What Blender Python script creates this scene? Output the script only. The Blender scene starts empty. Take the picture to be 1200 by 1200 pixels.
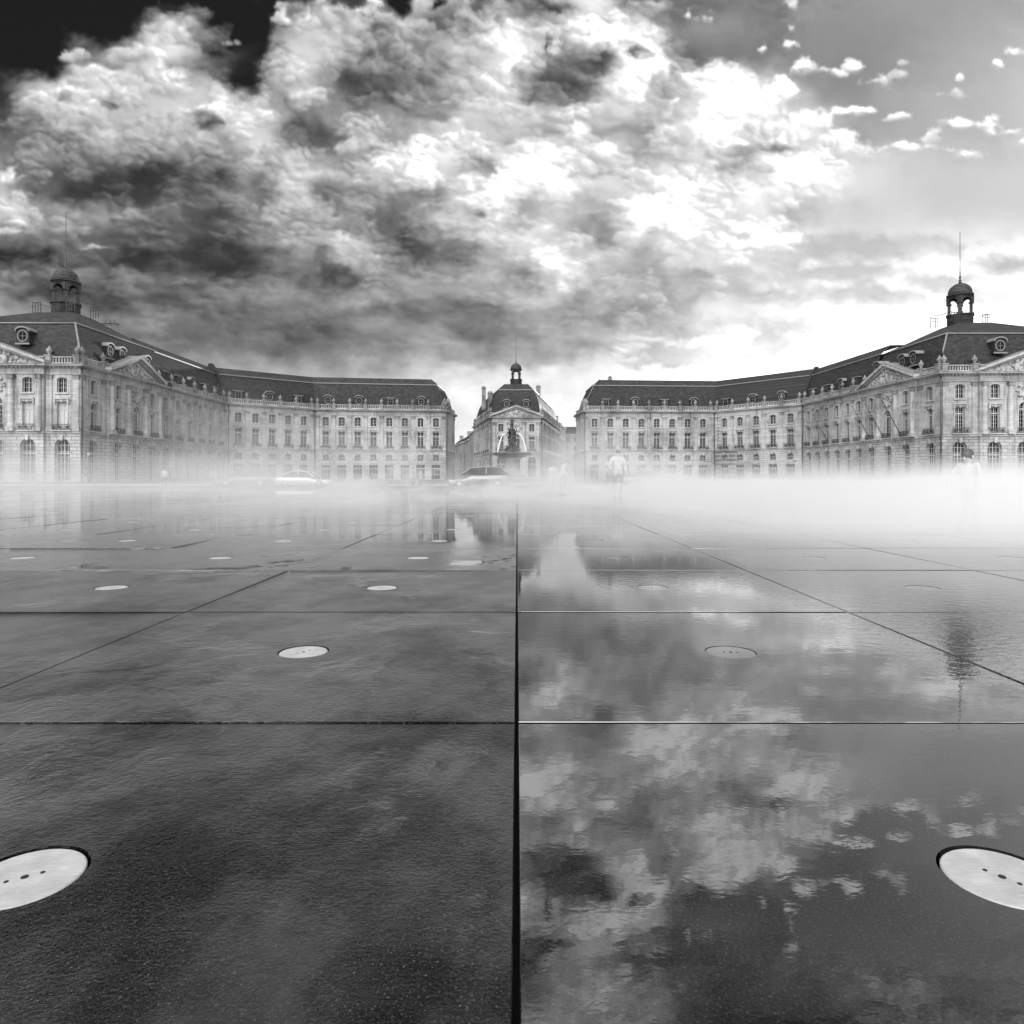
import bpy, bmesh, math, random
import numpy as np
from mathutils import Vector, Matrix
C = bpy.context.scene.collection
R = math.radians
PI = math.pi
random.seed(5)
EYE = 0.75          # height of the lens above the wet slabs
SUN_AZ, SUN_EL = 20.5, 6.0

# ---------------------------------------------------------------- objects
def link(name, me, parent=None, loc=(0,0,0), rz=0.0):
    o = bpy.data.objects.new(name, me); C.objects.link(o)
    o.location = loc; o.rotation_euler = (0,0,rz)
    if parent is not None: o.parent = parent
    return o
def tag(o, label=None, cat=None, group=None, kind=None):
    if label: o['label'] = label
    if cat: o['category'] = cat
    if group: o['group'] = group
    if kind: o['kind'] = kind
    return o
def empty(name, loc=(0,0,0), rz=0.0):
    o = bpy.data.objects.new(name, None); C.objects.link(o)
    o.location = loc; o.rotation_euler = (0,0,rz); o.empty_display_size = .2
    return o
def copy_tree(o, parent=None):
    c = o.copy(); C.objects.link(c)
    if parent is not None: c.parent = parent
    for ch in list(o.children): copy_tree(ch, c)
    return c

class MB:
    """collects faces of one mesh"""
    def __init__(s): s.v = []; s.f = []; s.m = []; s.mats = []; s.sm = []
    def mi(s, mat):
        if mat not in s.mats: s.mats.append(mat)
        return s.mats.index(mat)
    def add(s, vs, fs, mat, M=None, smooth=False):
        b = len(s.v); k = s.mi(mat)
        s.v += [tuple(M @ Vector(v)) for v in vs] if M is not None else [tuple(v) for v in vs]
        for f in fs:
            s.f.append(tuple(b+i for i in f)); s.m.append(k); s.sm.append(smooth)
    def box(s, x0, x1, y0, y1, z0, z1, mat, M=None):
        v = [(x0,y0,z0),(x1,y0,z0),(x1,y1,z0),(x0,y1,z0),(x0,y0,z1),(x1,y0,z1),(x1,y1,z1),(x0,y1,z1)]
        s.add(v, [(0,3,2,1),(4,5,6,7),(0,1,5,4),(1,2,6,5),(2,3,7,6),(3,0,4,7)], mat, M)
    def lathe(s, prof, mat, M=None, n=20, smooth=True, sq=False):
        """prof: (radius, z) upwards"""
        v = []; f = []
        for (r, z) in prof:
            for k in range(n):
                a = 2*PI*(k+.5)/n
                q = r/ max(abs(math.cos(a)), abs(math.sin(a))) if sq else r
                v.append((q*math.cos(a), q*math.sin(a), z))
        for i in range(len(prof)-1):
            for k in range(n):
                a = i*n+k; b = i*n+(k+1) % n
                f.append((a, b, b+n, a+n))
        f.append(tuple(range(n-1,-1,-1))); f.append(tuple((len(prof)-1)*n+k for k in range(n)))
        s.add(v, f, mat, M, smooth)
    def tube(s, pts, r, mat, n=8, M=None, smooth=True):
        pts = [Vector(p) for p in pts]; v = []; f = []
        for i, p in enumerate(pts):
            d = (pts[min(i+1, len(pts)-1)] - pts[max(i-1, 0)]).normalized()
            a = d.cross(Vector((0,0,1)) if abs(d.z) < .9 else Vector((1,0,0))).normalized(); b = d.cross(a)
            rr = r[i] if isinstance(r, (list, tuple)) else r
            for k in range(n):
                t = 2*PI*k/n; v.append(p + a*rr*math.cos(t) + b*rr*math.sin(t))
        for i in range(len(pts)-1):
            for k in range(n):
                q = i*n+k; w = i*n+(k+1) % n
                f.append((q, q+n, w+n, w))
        f.append(tuple(range(n))); f.append(tuple((len(pts)-1)*n+k for k in range(n-1,-1,-1)))
        s.add(v, f, mat, M, smooth)
    def prism(s, poly, y0, y1, mat, M=None):
        """poly in (x, z), extruded from y0 to y1"""
        n = len(poly)
        v = [(x,y0,z) for x, z in poly] + [(x,y1,z) for x, z in poly]
        f = [tuple(range(n)), tuple(range(2*n-1, n-1, -1))] + [(i, i+n, (i+1) % n+n, (i+1) % n) for i in range(n)]
        s.add(v, f, mat, M)
    def blob(s, c, r, mat, M=None, n=8, wob=.0, rnd=None):
        v = []; f = []; rings = max(4, n//2+1)
        rx, ry, rz = (r, r, r) if not isinstance(r, (tuple, list)) else r
        for i in range(rings):
            t = -PI/2 + PI*(i+.02)/(rings-1+.04)
            for k in range(n):
                a = 2*PI*k/n; w = 1 + (rnd.uniform(-wob, wob) if rnd else 0)
                v.append((c[0]+rx*w*math.cos(t)*math.cos(a), c[1]+ry*w*math.cos(t)*math.sin(a), c[2]+rz*w*math.sin(t)))
        for i in range(rings-1):
            for k in range(n):
                a = i*n+k; b = i*n+(k+1) % n; f.append((a, b, b+n, a+n))
        f.append(tuple(range(n-1,-1,-1))); f.append(tuple((rings-1)*n+k for k in range(n)))
        s.add(v, f, mat, M, True)
    def mesh(s, name):
        me = bpy.data.meshes.new(name); me.from_pydata(s.v, [], s.f)
        for m in s.mats: me.materials.append(m)
        me.polygons.foreach_set('material_index', s.m); me.polygons.foreach_set('use_smooth', s.sm)
        me.update(); return me
    def build(s, name, parent=None, loc=(0,0,0), rz=0.0): return link(name, s.mesh(name), parent, loc, rz)

# ---------------------------------------------------------------- materials
def g3(v): return (v, v, v, 1)
class NT:
    def __init__(s, name):
        s.mat = bpy.data.materials.new(name); s.mat.use_nodes = True; s.t = s.mat.node_tree
        s.p = s.t.nodes['Principled BSDF']; s.out = s.t.nodes['Material Output']
    def n(s, kind, **kw):
        nd = s.t.nodes.new(kind)
        for k, v in kw.items(): setattr(nd, k, v)
        return nd
    def l(s, a, b): s.t.links.new(a, b)
    def math(s, op, a, b=None, c=None, clamp=False):
        m = s.n('ShaderNodeMath', operation=op, use_clamp=clamp)
        for i, q in enumerate((a, b, c)):
            if q is None: continue
            if isinstance(q, (int, float)): m.inputs[i].default_value = q
            else: s.l(q, m.inputs[i])
        return m.outputs[0]
    def sstep(s, x, a, b):
        m = s.n('ShaderNodeMapRange', interpolation_type='SMOOTHSTEP'); s.l(x, m.inputs[0])
        m.inputs[1].default_value = a; m.inputs[2].default_value = b; return m.outputs[0]
    def noise(s, vec, scale, detail=4, rough=.55, dist=0.0, dim='3D'):
        nd = s.n('ShaderNodeTexNoise', noise_dimensions=dim); s.l(vec, nd.inputs['Vector'])
        nd.inputs['Scale'].default_value = scale; nd.inputs['Detail'].default_value = detail
        nd.inputs['Roughness'].default_value = rough; nd.inputs['Distortion'].default_value = dist
        return nd.outputs[0]
    def scale(s, vec, sx, sy, sz):
        m = s.n('ShaderNodeMapping'); s.l(vec, m.inputs[0]); m.inputs['Scale'].default_value = (sx, sy, sz); return m.outputs[0]
    def ramp(s, x, stops):
        r = s.n('ShaderNodeValToRGB'); s.l(x, r.inputs[0]); e = r.color_ramp.elements
        while len(e) < len(stops): e.new(.5)
        for el, (p, v) in zip(e, stops): el.position = p; el.color = g3(v)
        return r.outputs[0]
    def pos(s): return s.n('ShaderNodeNewGeometry').outputs['Position']
    def obj(s): return s.n('ShaderNodeTexCoord').outputs['Object']
    def bump(s, h, strength=.5, dist=.01, normal=None):
        b = s.n('ShaderNodeBump'); s.l(h, b.inputs['Height']); b.inputs['Strength'].default_value = strength; b.inputs['Distance'].default_value = dist
        if normal is not None: s.l(normal, b.inputs['Normal'])
        return b.outputs[0]
def simple(name, v, rough=.6, metal=0.0, var=.25, scale=3.0, bump=0.0, spec=.5):
    """a neutral material whose brightness wanders a little"""
    t = NT(name); c = t.noise(t.obj(), scale, 5)
    t.l(t.ramp(c, [(.3, v*(1-var)), (.7, v*(1+var))]), t.p.inputs['Base Color'])
    t.p.inputs['Roughness'].default_value = rough; t.p.inputs['Metallic'].default_value = metal; t.p.inputs['Specular IOR Level'].default_value = spec
    if bump: t.l(t.bump(t.noise(t.obj(), scale*6, 4), bump, .02), t.p.inputs['Normal'])
    return t.mat
def stone(name, v, rust=False, courses=.42, stain=1.0):
    """limestone ashlar: courses and joints, block to block variation, soot and rain streaks"""
    t = NT(name); p = t.pos(); sep = t.n('ShaderNodeSeparateXYZ'); t.l(p, sep.inputs[0])
    h = t.math('ADD', t.math('MULTIPLY', sep.outputs[0], .76), t.math('MULTIPLY', sep.outputs[1], .65))
    cx = t.n('ShaderNodeCombineXYZ'); t.l(h, cx.inputs[0]); t.l(sep.outputs[2], cx.inputs[1])
    br = t.n('ShaderNodeTexBrick'); t.l(cx.outputs[0], br.inputs[0]); br.inputs['Scale'].default_value = 1.0
    br.inputs['Brick Width'].default_value = 1.25; br.inputs['Row Height'].default_value = courses
    br.inputs['Mortar Size'].default_value = .045 if rust else .014; br.inputs['Mortar Smooth'].default_value = .3
    br.inputs['Color1'].default_value = g3(v*1.1); br.inputs['Color2'].default_value = g3(v*.86); br.inputs['Mortar'].default_value = g3(v*(.42 if rust else .62))
    big = t.noise(p, .16, 5, .6); streak = t.noise(t.scale(p, 1.6, 1.6, .16), 1.0, 5, .65); fine = t.noise(p, 3.2, 4, .7)
    s1 = t.sstep(big, .40, .68); s2 = t.sstep(streak, .50, .74)
    f = t.math('MULTIPLY', t.math('SUBTRACT', 1.0, t.math('MULTIPLY', s1, .42*stain)), t.math('SUBTRACT', 1.0, t.math('MULTIPLY', s2, .52*stain)))
    f = t.math('MULTIPLY', f, t.math('ADD', .72, t.math('MULTIPLY', fine, .56)))
    mx = t.n('ShaderNodeVectorMath', operation='SCALE'); t.l(br.outputs[0], mx.inputs[0]); t.l(f, mx.inputs['Scale'])
    t.l(mx.outputs[0], t.p.inputs['Base Color']); t.p.inputs['Roughness'].default_value = .85; t.p.inputs['Specular IOR Level'].default_value = .25
    t.l(t.bump(t.math('SUBTRACT', fine, t.math('MULTIPLY', br.outputs[1], 1.5)), .5, .05), t.p.inputs['Normal'])
    return t.mat
def slate(name, v):
    t = NT(name); p = t.pos(); sep = t.n('ShaderNodeSeparateXYZ'); t.l(p, sep.inputs[0])
    h = t.math('ADD', t.math('MULTIPLY', sep.outputs[0], .76), t.math('MULTIPLY', sep.outputs[1], .65))
    cx = t.n('ShaderNodeCombineXYZ'); t.l(h, cx.inputs[0]); t.l(sep.outputs[2], cx.inputs[1])
    br = t.n('ShaderNodeTexBrick'); t.l(cx.outputs[0], br.inputs[0]); br.inputs['Scale'].default_value = 1.0
    br.inputs['Brick Width'].default_value = .5; br.inputs['Row Height'].default_value = .3; br.inputs['Mortar Size'].default_value = .012
    br.inputs['Color1'].default_value = g3(v*1.45); br.inputs['Color2'].default_value = g3(v*.6); br.inputs['Mortar'].default_value = g3(v*.3)
    big = t.noise(p, .22, 6, .7); streak = t.noise(t.scale(p, 1.2, 1.2, .25), 1.0, 5, .7)
    f = t.math('ADD', .45, t.math('ADD', t.math('MULTIPLY', big, .7), t.math('MULTIPLY', streak, .5)))
    mx = t.n('ShaderNodeVectorMath', operation='SCALE'); t.l(br.outputs[0], mx.inputs[0]); t.l(f, mx.inputs['Scale'])
    t.l(mx.outputs[0], t.p.inputs['Base Color']); t.l(t.ramp(big, [(.3, .6), (.7, .8)]), t.p.inputs['Roughness']); t.p.inputs['Specular IOR Level'].default_value = .2
    t.l(t.bump(br.outputs[0], .6, .03), t.p.inputs['Normal'])
    return t.mat
def glass(name, base, var):
    t = NT(name); t.p.inputs['Roughness'].default_value = .06; t.p.inputs['Specular IOR Level'].default_value = .10
    inf = t.n('ShaderNodeObjectInfo'); c = t.noise(t.obj(), .8, 3)
    t.l(t.ramp(t.math('ADD', t.math('MULTIPLY', inf.outputs['Random'], .7), t.math('MULTIPLY', c, .3)), [(.2, base), (.75, base*1.6), (.95, var)]), t.p.inputs['Base Color'])
    return t.mat
M = {}
M['stone'] = stone('facade_limestone', .40)
M['rustic'] = stone('rusticated_limestone', .38, True, .52)
M['carved'] = stone('carved_limestone', .40, False, 3.0, .8)
M['sooty'] = stone('sooty_limestone', .24, False, 3.0, 1.2)
M['belfry'] = stone('weathered_belfry_stone', .06, False, 2.0, 1.0)
M['street_stone'] = stone('street_limestone', .26, False, .5, 1.2)
M['slate'] = slate('roof_slate', .022)
M['lead'] = simple('lead_flashing', .15, .5, 0, .2)
M['frame'] = simple('painted_window_wood', .40, .5, 0, .1)
M['glass'] = glass('window_glass', .004, .03)
M['blind'] = simple('closed_shutter', .42, .7, 0, .12)
M['iron'] = simple('wrought_iron', .02, .5, 0, .3)
M['bronze'] = simple('dark_bronze', .018, .42, .3, .5, 4, .3)
M['pipe'] = simple('painted_downpipe', .05, .5, 0, .3)
M['steel'] = None
# ---- sky radiance map: grid of cloud brightness, warped by noise, with puffs of cumulus -------------------------------
_rs = np.random.RandomState(7)
_PERM = np.concatenate([_rs.permutation(1024)] * 2)
_GA = _rs.rand(1024) * 2 * np.pi
_GX, _GY = np.cos(_GA).astype(np.float32), np.sin(_GA).astype(np.float32)
def perlin(x, y):
    xi = np.floor(x).astype(np.int64); yi = np.floor(y).astype(np.int64)
    xf = (x - xi).astype(np.float32); yf = (y - yi).astype(np.float32)
    xi &= 1023; yi &= 1023; xj = (xi + 1) & 1023; yj = (yi + 1) & 1023
    u = xf*xf*xf*(xf*(xf*6-15)+10); v = yf*yf*yf*(yf*(yf*6-15)+10)
    def g(a, b, dx, dy):
        h = _PERM[_PERM[a] + b]
        return _GX[h]*dx + _GY[h]*dy
    n00 = g(xi, yi, xf, yf); n10 = g(xj, yi, xf-1, yf); n01 = g(xi, yj, xf, yf-1); n11 = g(xj, yj, xf-1, yf-1)
    a = n00 + u*(n10-n00); b = n01 + u*(n11-n01)
    return (a + v*(b-a)) * 1.5
def fbm(x, y, octs, gain=.5, billow=False):
    s = 0; a = 1; t = 0
    for o in range(octs):
        n = perlin(x + 17.3*o, y - 9.1*o)
        if billow: n = 1 - 2*np.abs(n)
        s = s + a*n; t += a; a *= gain; x = x*2.03; y = y*2.03
    return s / t
def sstep(a, b, x):
    t = np.clip((x-a)/(b-a), 0, 1); return t*t*(3-2*t)
GRID = np.array([   # brightness, columns every 50 px of the tangent plane
 [55,60,64,60,50,45,50,60,68,70,66,62,66,72,76,62,36,22,16,13,13,15,19,24,30],  # -300
 [50,40,32,34,44,56,66,70,68,64,64,70,78,76,66,50,34,24,17,14,15,20,26,34,42],  # -200
 [20,17,20,26,36,46,56,58,48,44,56,68,80,82,74,64,48,36,30,28,34,42,48,54,58],  # -100
 [12,12,14,16,20,30,40,44,42,52,62,50,42,66,84,64,52,46,46,52,56,58,60,62,65],  # -40
 [10,11,12,12,15,18,22,36,38,56,70,46,34,68,88,56,50,46,50,56,59,61,63,65,67],  # 0
 [12,14,44,52,76,30,26,78,72,48,58,56,88,64,84,92,50,47,51,58,59,61,65,69,73],  # 50
 [22,64,75,72,78,66,58,68,48,38,46,72,82,42,60,92,72,94,84,66,62,67,70,73,77],  # 100
 [40,52,63,68,72,72,78,52,62,68,72,80,76,82,86,70,82,95,80,88,72,71,74,76,79],  # 150
 [60,40,42,40,37,44,66,72,64,72,86,80,95,94,90,78,88,80,95,92,88,83,80,81,82],  # 200
 [74,62,50,42,41,42,50,64,60,60,72,80,92,78,72,95,96,88,95,86,84,84,83,83,84],  # 250
 [37,40,44,42,35,34,40,54,70,56,52,60,74,86,80,76,93,90,94,95,88,90,95,95,93],  # 300
 [60,50,46,44,42,44,46,49,55,58,60,64,66,90,86,90,76,94,97,97,96,96,96,96,96],  # 350
 [66,57,50,48,48,52,48,49,51,54,62,60,62,73,72,84,93,97,98,98,97,97,97,97,97],  # 400
 [70,66,62,61,63,67,69,70,71,75,82,89,86,87,90,95,97,98,98,98,97,97,97,97,97],  # 450
 [76,74,72,72,74,78,80,82,84,86,90,93,94,94,95,96,97,97,97,97,97,96,96,96,96],  # 500
 [80,80,80,80,80,82,84,86,88,90,92,94,95,95,95,96,96,96,96,96,96,95,95,95,95],  # 560
], np.float32)/100
GY_ = np.array([-300,-200,-100,-40,0,50,100,150,200,250,300,350,400,450,500,560], np.float32)
def grid(px, py):
    """smooth (Catmull-Rom in x, linear-smooth in y) lookup of the brightness grid"""
    fx = np.clip(px/50.0, 0, 23.999); ix = fx.astype(int); t = fx-ix
    fy = np.clip(np.interp(py, GY_, np.arange(len(GY_))), 0, len(GY_)-1.001); iy = fy.astype(int); s = fy-iy
    def cr(p0,p1,p2,p3,t): return p1+.5*t*(p2-p0+t*(2*p0-5*p1+4*p2-p3+t*(3*(p1-p2)+p3-p0)))
    nx, ny = GRID.shape[1], GRID.shape[0]
    rows = []
    for k in (-1,0,1,2):
        r = np.clip(iy+k, 0, ny-1)
        rows.append(cr(*[GRID[r, np.clip(ix+j, 0, nx-1)] for j in (-1,0,1,2)], t))
    return cr(*rows, s)
# puffs: x, y, rx, ry, value, raggedness
PUFFS = [
 (205,66,50,42,.76,.5),(150,95,52,28,.74,.7),(82,68,22,10,.70,1.1),(45,112,30,20,.80,.7),(180,12,9,9,.42,1.4),(25,122,26,12,.72,.8),(110,128,40,16,.74,.8),
 (272,52,14,6,.60,1.4),(265,128,26,14,.78,.8),(330,25,16,18,.80,.8),(390,26,52,24,.76,.6),(432,12,16,16,.80,.8),(478,36,18,28,.78,.7),(500,6,16,16,.78,.9),(548,16,14,16,.68,.9),(590,24,36,34,.86,.6),(600,62,36,34,.86,.6),
 (672,40,34,20,.88,.7),(650,58,16,12,.86,.8),(700,22,30,18,.88,.8),(760,32,24,16,.90,.9),(738,46,14,12,.88,.9),(772,72,28,18,.92,.8),(742,70,14,8,.88,1.0),(765,92,36,14,.90,.8),(712,120,50,24,.86,.6),(790,118,8,6,.88,1.2),
 (835,92,28,16,.93,.8),(868,98,22,10,.93,.9),(808,18,8,6,.85,1.2),(826,22,14,8,.8,1.3),(832,12,10,5,.72,1.4),(860,77,5,5,.85,1.2),(895,56,7,6,.88,1.2),
 (926,54,10,6,.93,1.1),(924,33,6,8,.8,1.4),(928,4,10,6,.78,1.4),(938,78,18,10,.96,1.0),(914,108,20,18,.95,.9),(1000,78,14,9,.93,1.0),(982,88,14,6,.88,1.2),(1028,96,18,8,.90,1.2),(1048,88,12,7,.82,1.4),(1060,76,10,4,.78,1.4),
 (1002,130,22,6,.97,1.0),(992,134,18,4,.95,1.0),(1054,138,12,7,.92,1.2),(1042,142,10,3,.88,1.3),(1125,94,8,6,.92,1.3),(1122,110,16,9,.84,1.5),(1170,76,5,6,.92,1.2),(1192,62,14,7,.9,1.2),
 (1132,146,30,7,.95,1.0),(1178,154,26,8,.95,1.0),(1138,182,18,7,.90,1.2),(1200,168,8,4,.95,1.0),(1092,156,10,6,.88,1.3),
 (953,148,24,18,.97,.8),(925,150,20,12,.96,.9),(990,168,18,18,.98,.8),(1020,184,38,12,.98,.9),(1070,172,26,9,.96,1.0),(1090,162,20,6,.92,1.2),(985,196,50,12,.97,.9),(935,212,40,16,.97,.9),
 (845,165,20,12,.95,.9),(890,130,30,20,.95,.8),(1045,325,70,10,.97,.9),(1110,292,50,14,.95,.9),(1000,345,60,12,.98,.9),
 (20,245,28,5,.80,.9),(8,272,16,7,.74,1.2),(65,276,26,7,.74,1.2),(45,288,26,5,.68,1.3),(12,210,16,14,.84,.9),(10,262,14,4,.78,1.0),(110,290,16,4,.62,1.2),(85,252,10,3,.58,1.2),
 (470,196,30,16,.88,.8),(535,175,46,20,.95,.8),(570,160,26,20,.93,.8),(540,210,22,10,.93,.9),(555,232,30,8,.94,.9),(590,215,22,18,.97,.8),(415,175,18,12,.80,.8),(400,282,16,10,.76,.9),(428,302,22,9,.68,1.2),
 (545,250,40,10,.90,.8),(640,210,40,16,.96,.8),(670,265,30,14,.97,.8),(750,250,50,18,.98,.7),(820,250,50,22,.98,.7),(690,315,50,10,.95,.8),(640,310,20,20,.93,.8),(780,205,40,18,.96,.8),(715,235,26,14,.97,.8),
]
# dark gaps and bellies: x, y, rx, ry, value, raggedness
DARKS = [
 (770,420,40,10,.80,.9),(840,370,46,12,.80,.9),(905,405,40,8,.82,.9),(985,320,60,10,.80,.9),(1060,290,60,12,.82,.8),(1150,350,50,8,.84,.9),
 (930,385,70,12,.80,.8),(1010,345,60,10,.82,.8),(860,415,70,10,.84,.7),(1090,395,60,9,.84,.8),(990,290,50,14,.80,.6),(1100,330,40,8,.84,.9),(1180,310,40,8,.84,.9),(900,350,40,10,.80,.8),(950,430,50,8,.86,.8),(800,420,40,8,.82,.8),(1040,375,40,7,.84,.9),
 (770,300,60,24,.78,.6),(840,335,50,16,.80,.7),(900,300,40,14,.86,.7),(730,345,50,20,.70,.6),(880,365,60,12,.88,.7),(700,262,34,12,.76,.7),(960,250,50,14,.86,.6),(930,330,30,10,.86,.8),(790,385,60,10,.86,.7),(1080,360,70,10,.91,.7),(640,160,40,14,.74,.6),(690,190,40,12,.76,.6),(480,235,40,14,.56,.6),(380,330,50,14,.42,.5),(230,255,40,10,.40,.5),(90,340,70,12,.38,.5),(160,355,60,10,.37,.5),
 (240,140,16,8,.42,.9),(130,128,9,4,.5,1.1),(78,116,9,4,.52,1.1),(285,85,18,26,.27,.6),(302,60,14,18,.26,.6),(270,30,30,22,.20,.5),(312,18,8,16,.22,.8),(120,20,36,26,.13,.4),(40,60,36,24,.13,.5),
 (445,40,14,14,.5,.6),(455,95,44,16,.42,.5),(505,45,20,22,.50,.6),(365,160,28,14,.48,.6),(465,5,11,13,.24,.7),(508,2,8,6,.3,.8),(405,225,34,16,.52,.5),(320,190,14,20,.56,.5),(305,220,16,14,.5,.5),
 (630,12,32,12,.42,.6),(680,75,34,18,.45,.5),(640,100,28,20,.45,.6),(642,54,6,12,.42,.8),(770,125,12,26,.62,.5),(745,60,10,6,.52,.8),(820,50,40,16,.60,.4),(850,40,46,30,.60,.3),
 (570,200,24,12,.70,.8),(555,248,10,6,.62,.7),(625,240,40,10,.78,.8),(610,262,16,10,.74,.7),(690,246,22,8,.77,.8),(708,280,12,8,.70,.8),(670,295,22,8,.74,.8),(770,270,14,8,.77,.8),(740,322,42,20,.72,.6),(755,305,20,12,.70,.6),(800,345,22,18,.73,.7),(820,325,18,10,.73,.8),(870,318,22,10,.83,.8),(610,330,34,20,.66,.5),(640,382,120,30,.66,.4),(690,372,70,14,.64,.5),(600,410,60,16,.68,.5),
 (490,285,30,20,.44,.5),(540,300,20,14,.52,.6),(430,265,30,12,.5,.5),(175,300,70,18,.30,.4),(260,308,60,18,.32,.4),(130,225,60,16,.32,.4),(200,215,50,16,.34,.4),(45,305,50,9,.33,.6),(330,310,50,18,.44,.5),(520,362,60,14,.50,.4),(570,385,40,14,.55,.5),(310,375,80,20,.47,.3),(430,360,24,10,.52,.5),
 (860,180,26,8,.66,.9),(875,202,26,14,.74,.6),(785,180,40,12,.72,.5),(720,158,30,10,.74,.5),(905,172,20,5,.74,.9),(600,140,40,14,.78,.4),(510,130,30,10,.66,.4),(1000,420,60,8,.93,.6),
]
CLEAR = [(1090,60,190,75),(1130,220,170,62),(1000,300,60,30),(860,40,62,42),(40,50,60,60),(110,20,60,34),(290,60,24,50),(1060,250,110,40),(985,115,70,40),(1110,130,120,50)]
CLUSTERS = [(205,60,46,.74),(110,110,38,.70),(60,118,28,.72),(160,95,36,.64),(330,100,40,.68),(380,40,44,.76),(480,38,30,.76),(330,190,34,.66),(275,140,32,.74),(560,66,50,.82),(600,30,42,.88),(560,150,44,.80),(520,190,38,.86),(470,195,28,.84),
 (420,165,28,.66),(672,42,30,.88),(740,40,34,.88),(770,78,30,.90),(720,130,42,.84),(640,145,38,.78),(840,100,36,.92),(890,135,32,.90),(935,155,26,.95),(915,112,18,.94),(990,178,24,.95),(1030,188,16,.94),(780,205,44,.88),(640,215,40,.92),(690,185,36,.88),
 (850,235,42,.92),(760,255,44,.92),(560,240,34,.86),(620,190,32,.92),(680,305,30,.88),(900,215,34,.95),(960,215,30,.94),(380,285,38,.64),(430,290,30,.62),(300,285,36,.50),(60,190,36,.50),(20,250,26,.70),(560,330,38,.66),(470,335,38,.56),(130,180,44,.56),
 (210,180,44,.54),(240,240,44,.46),(120,260,44,.46),(350,250,40,.60),(600,285,34,.80),(820,300,40,.86),(900,290,36,.92),(740,345,34,.84),(520,275,34,.62),(200,330,54,.42),(90,330,50,.48),(330,345,54,.48),(420,385,54,.54),(640,360,44,.74),(250,390,60,.52),(140,390,60,.54),
 (560,395,44,.64),(700,400,44,.82),(440,100,40,.52),(500,110,36,.62),(650,85,34,.62),(40,150,34,.56),(460,240,36,.60),(400,220,34,.62),(860,180,34,.86),(810,160,34,.84),(20,340,36,.54)]
def _lumps():
    r = np.random.RandomState(33); out = []
    def add(x, y, R, base, lev):
        f = np.clip(1.06 - (y-60)/620, .5, 1.0); low = np.clip((y-230)/170, 0, 1)*(x < 720)
        amp = (.30, .22, .12, .08)[lev]*(1 - .45*low)*(1.15-.35*base)
        out.append((x, y, R, f*r.uniform(.72, .92), base, amp, (.80, .80, .72, .6)[lev]*(1-.35*low), (.60, .42, .32, .28)[lev]+.35*low, lev))
        if lev < 2 and R > 7:
            n = (9, 7, 5)[lev]
            for k in range(n):
                a = r.uniform(-.15, 1.15)*np.pi + (np.pi if r.rand() < .22 else 0); q = r.uniform(.45, .98)*R
                cx, cy = x + q*np.cos(a)*1.1, y - q*np.sin(a)*.8
                b = float(grid(np.array([cx]), np.array([cy]))[0])
                add(cx, cy, R*r.uniform(.34, .52), .5*base + .5*b, lev+1)
    for (x, y, R, b) in CLUSTERS: add(x, y, R*1.15, b, 0)
    for k in range(90):                     # above the frame, where only the water sees them
        x, y = r.uniform(-150, 1300), r.uniform(-330, -20); b = float(grid(np.array([x]), np.array([y]))[0])
        if b > .42: add(x, y, r.uniform(26, 60), b + .05, 0)
    out.sort(key=lambda c: (c[8], c[1])); return [c[:8] for c in out]
LUMPS = _lumps()
def lumps(x, y, octs=6):
    """cauliflower relief: billowed noise, each octave displaced by the one before"""
    s = 0; a = 1; t = 0; ox = 0; oy = 0
    for o in range(octs):
        n = perlin(x + ox + 17.3*o, y + oy - 9.1*o)
        b = np.sqrt(n*n + .004)
        s = s + a*(1 - 2.2*b); t += a
        a *= .56; x = x*2.07; y = y*2.07; ox = ox*2.07 + .35*n; oy = oy*2.07 - .35*n
    return s/t
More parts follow.
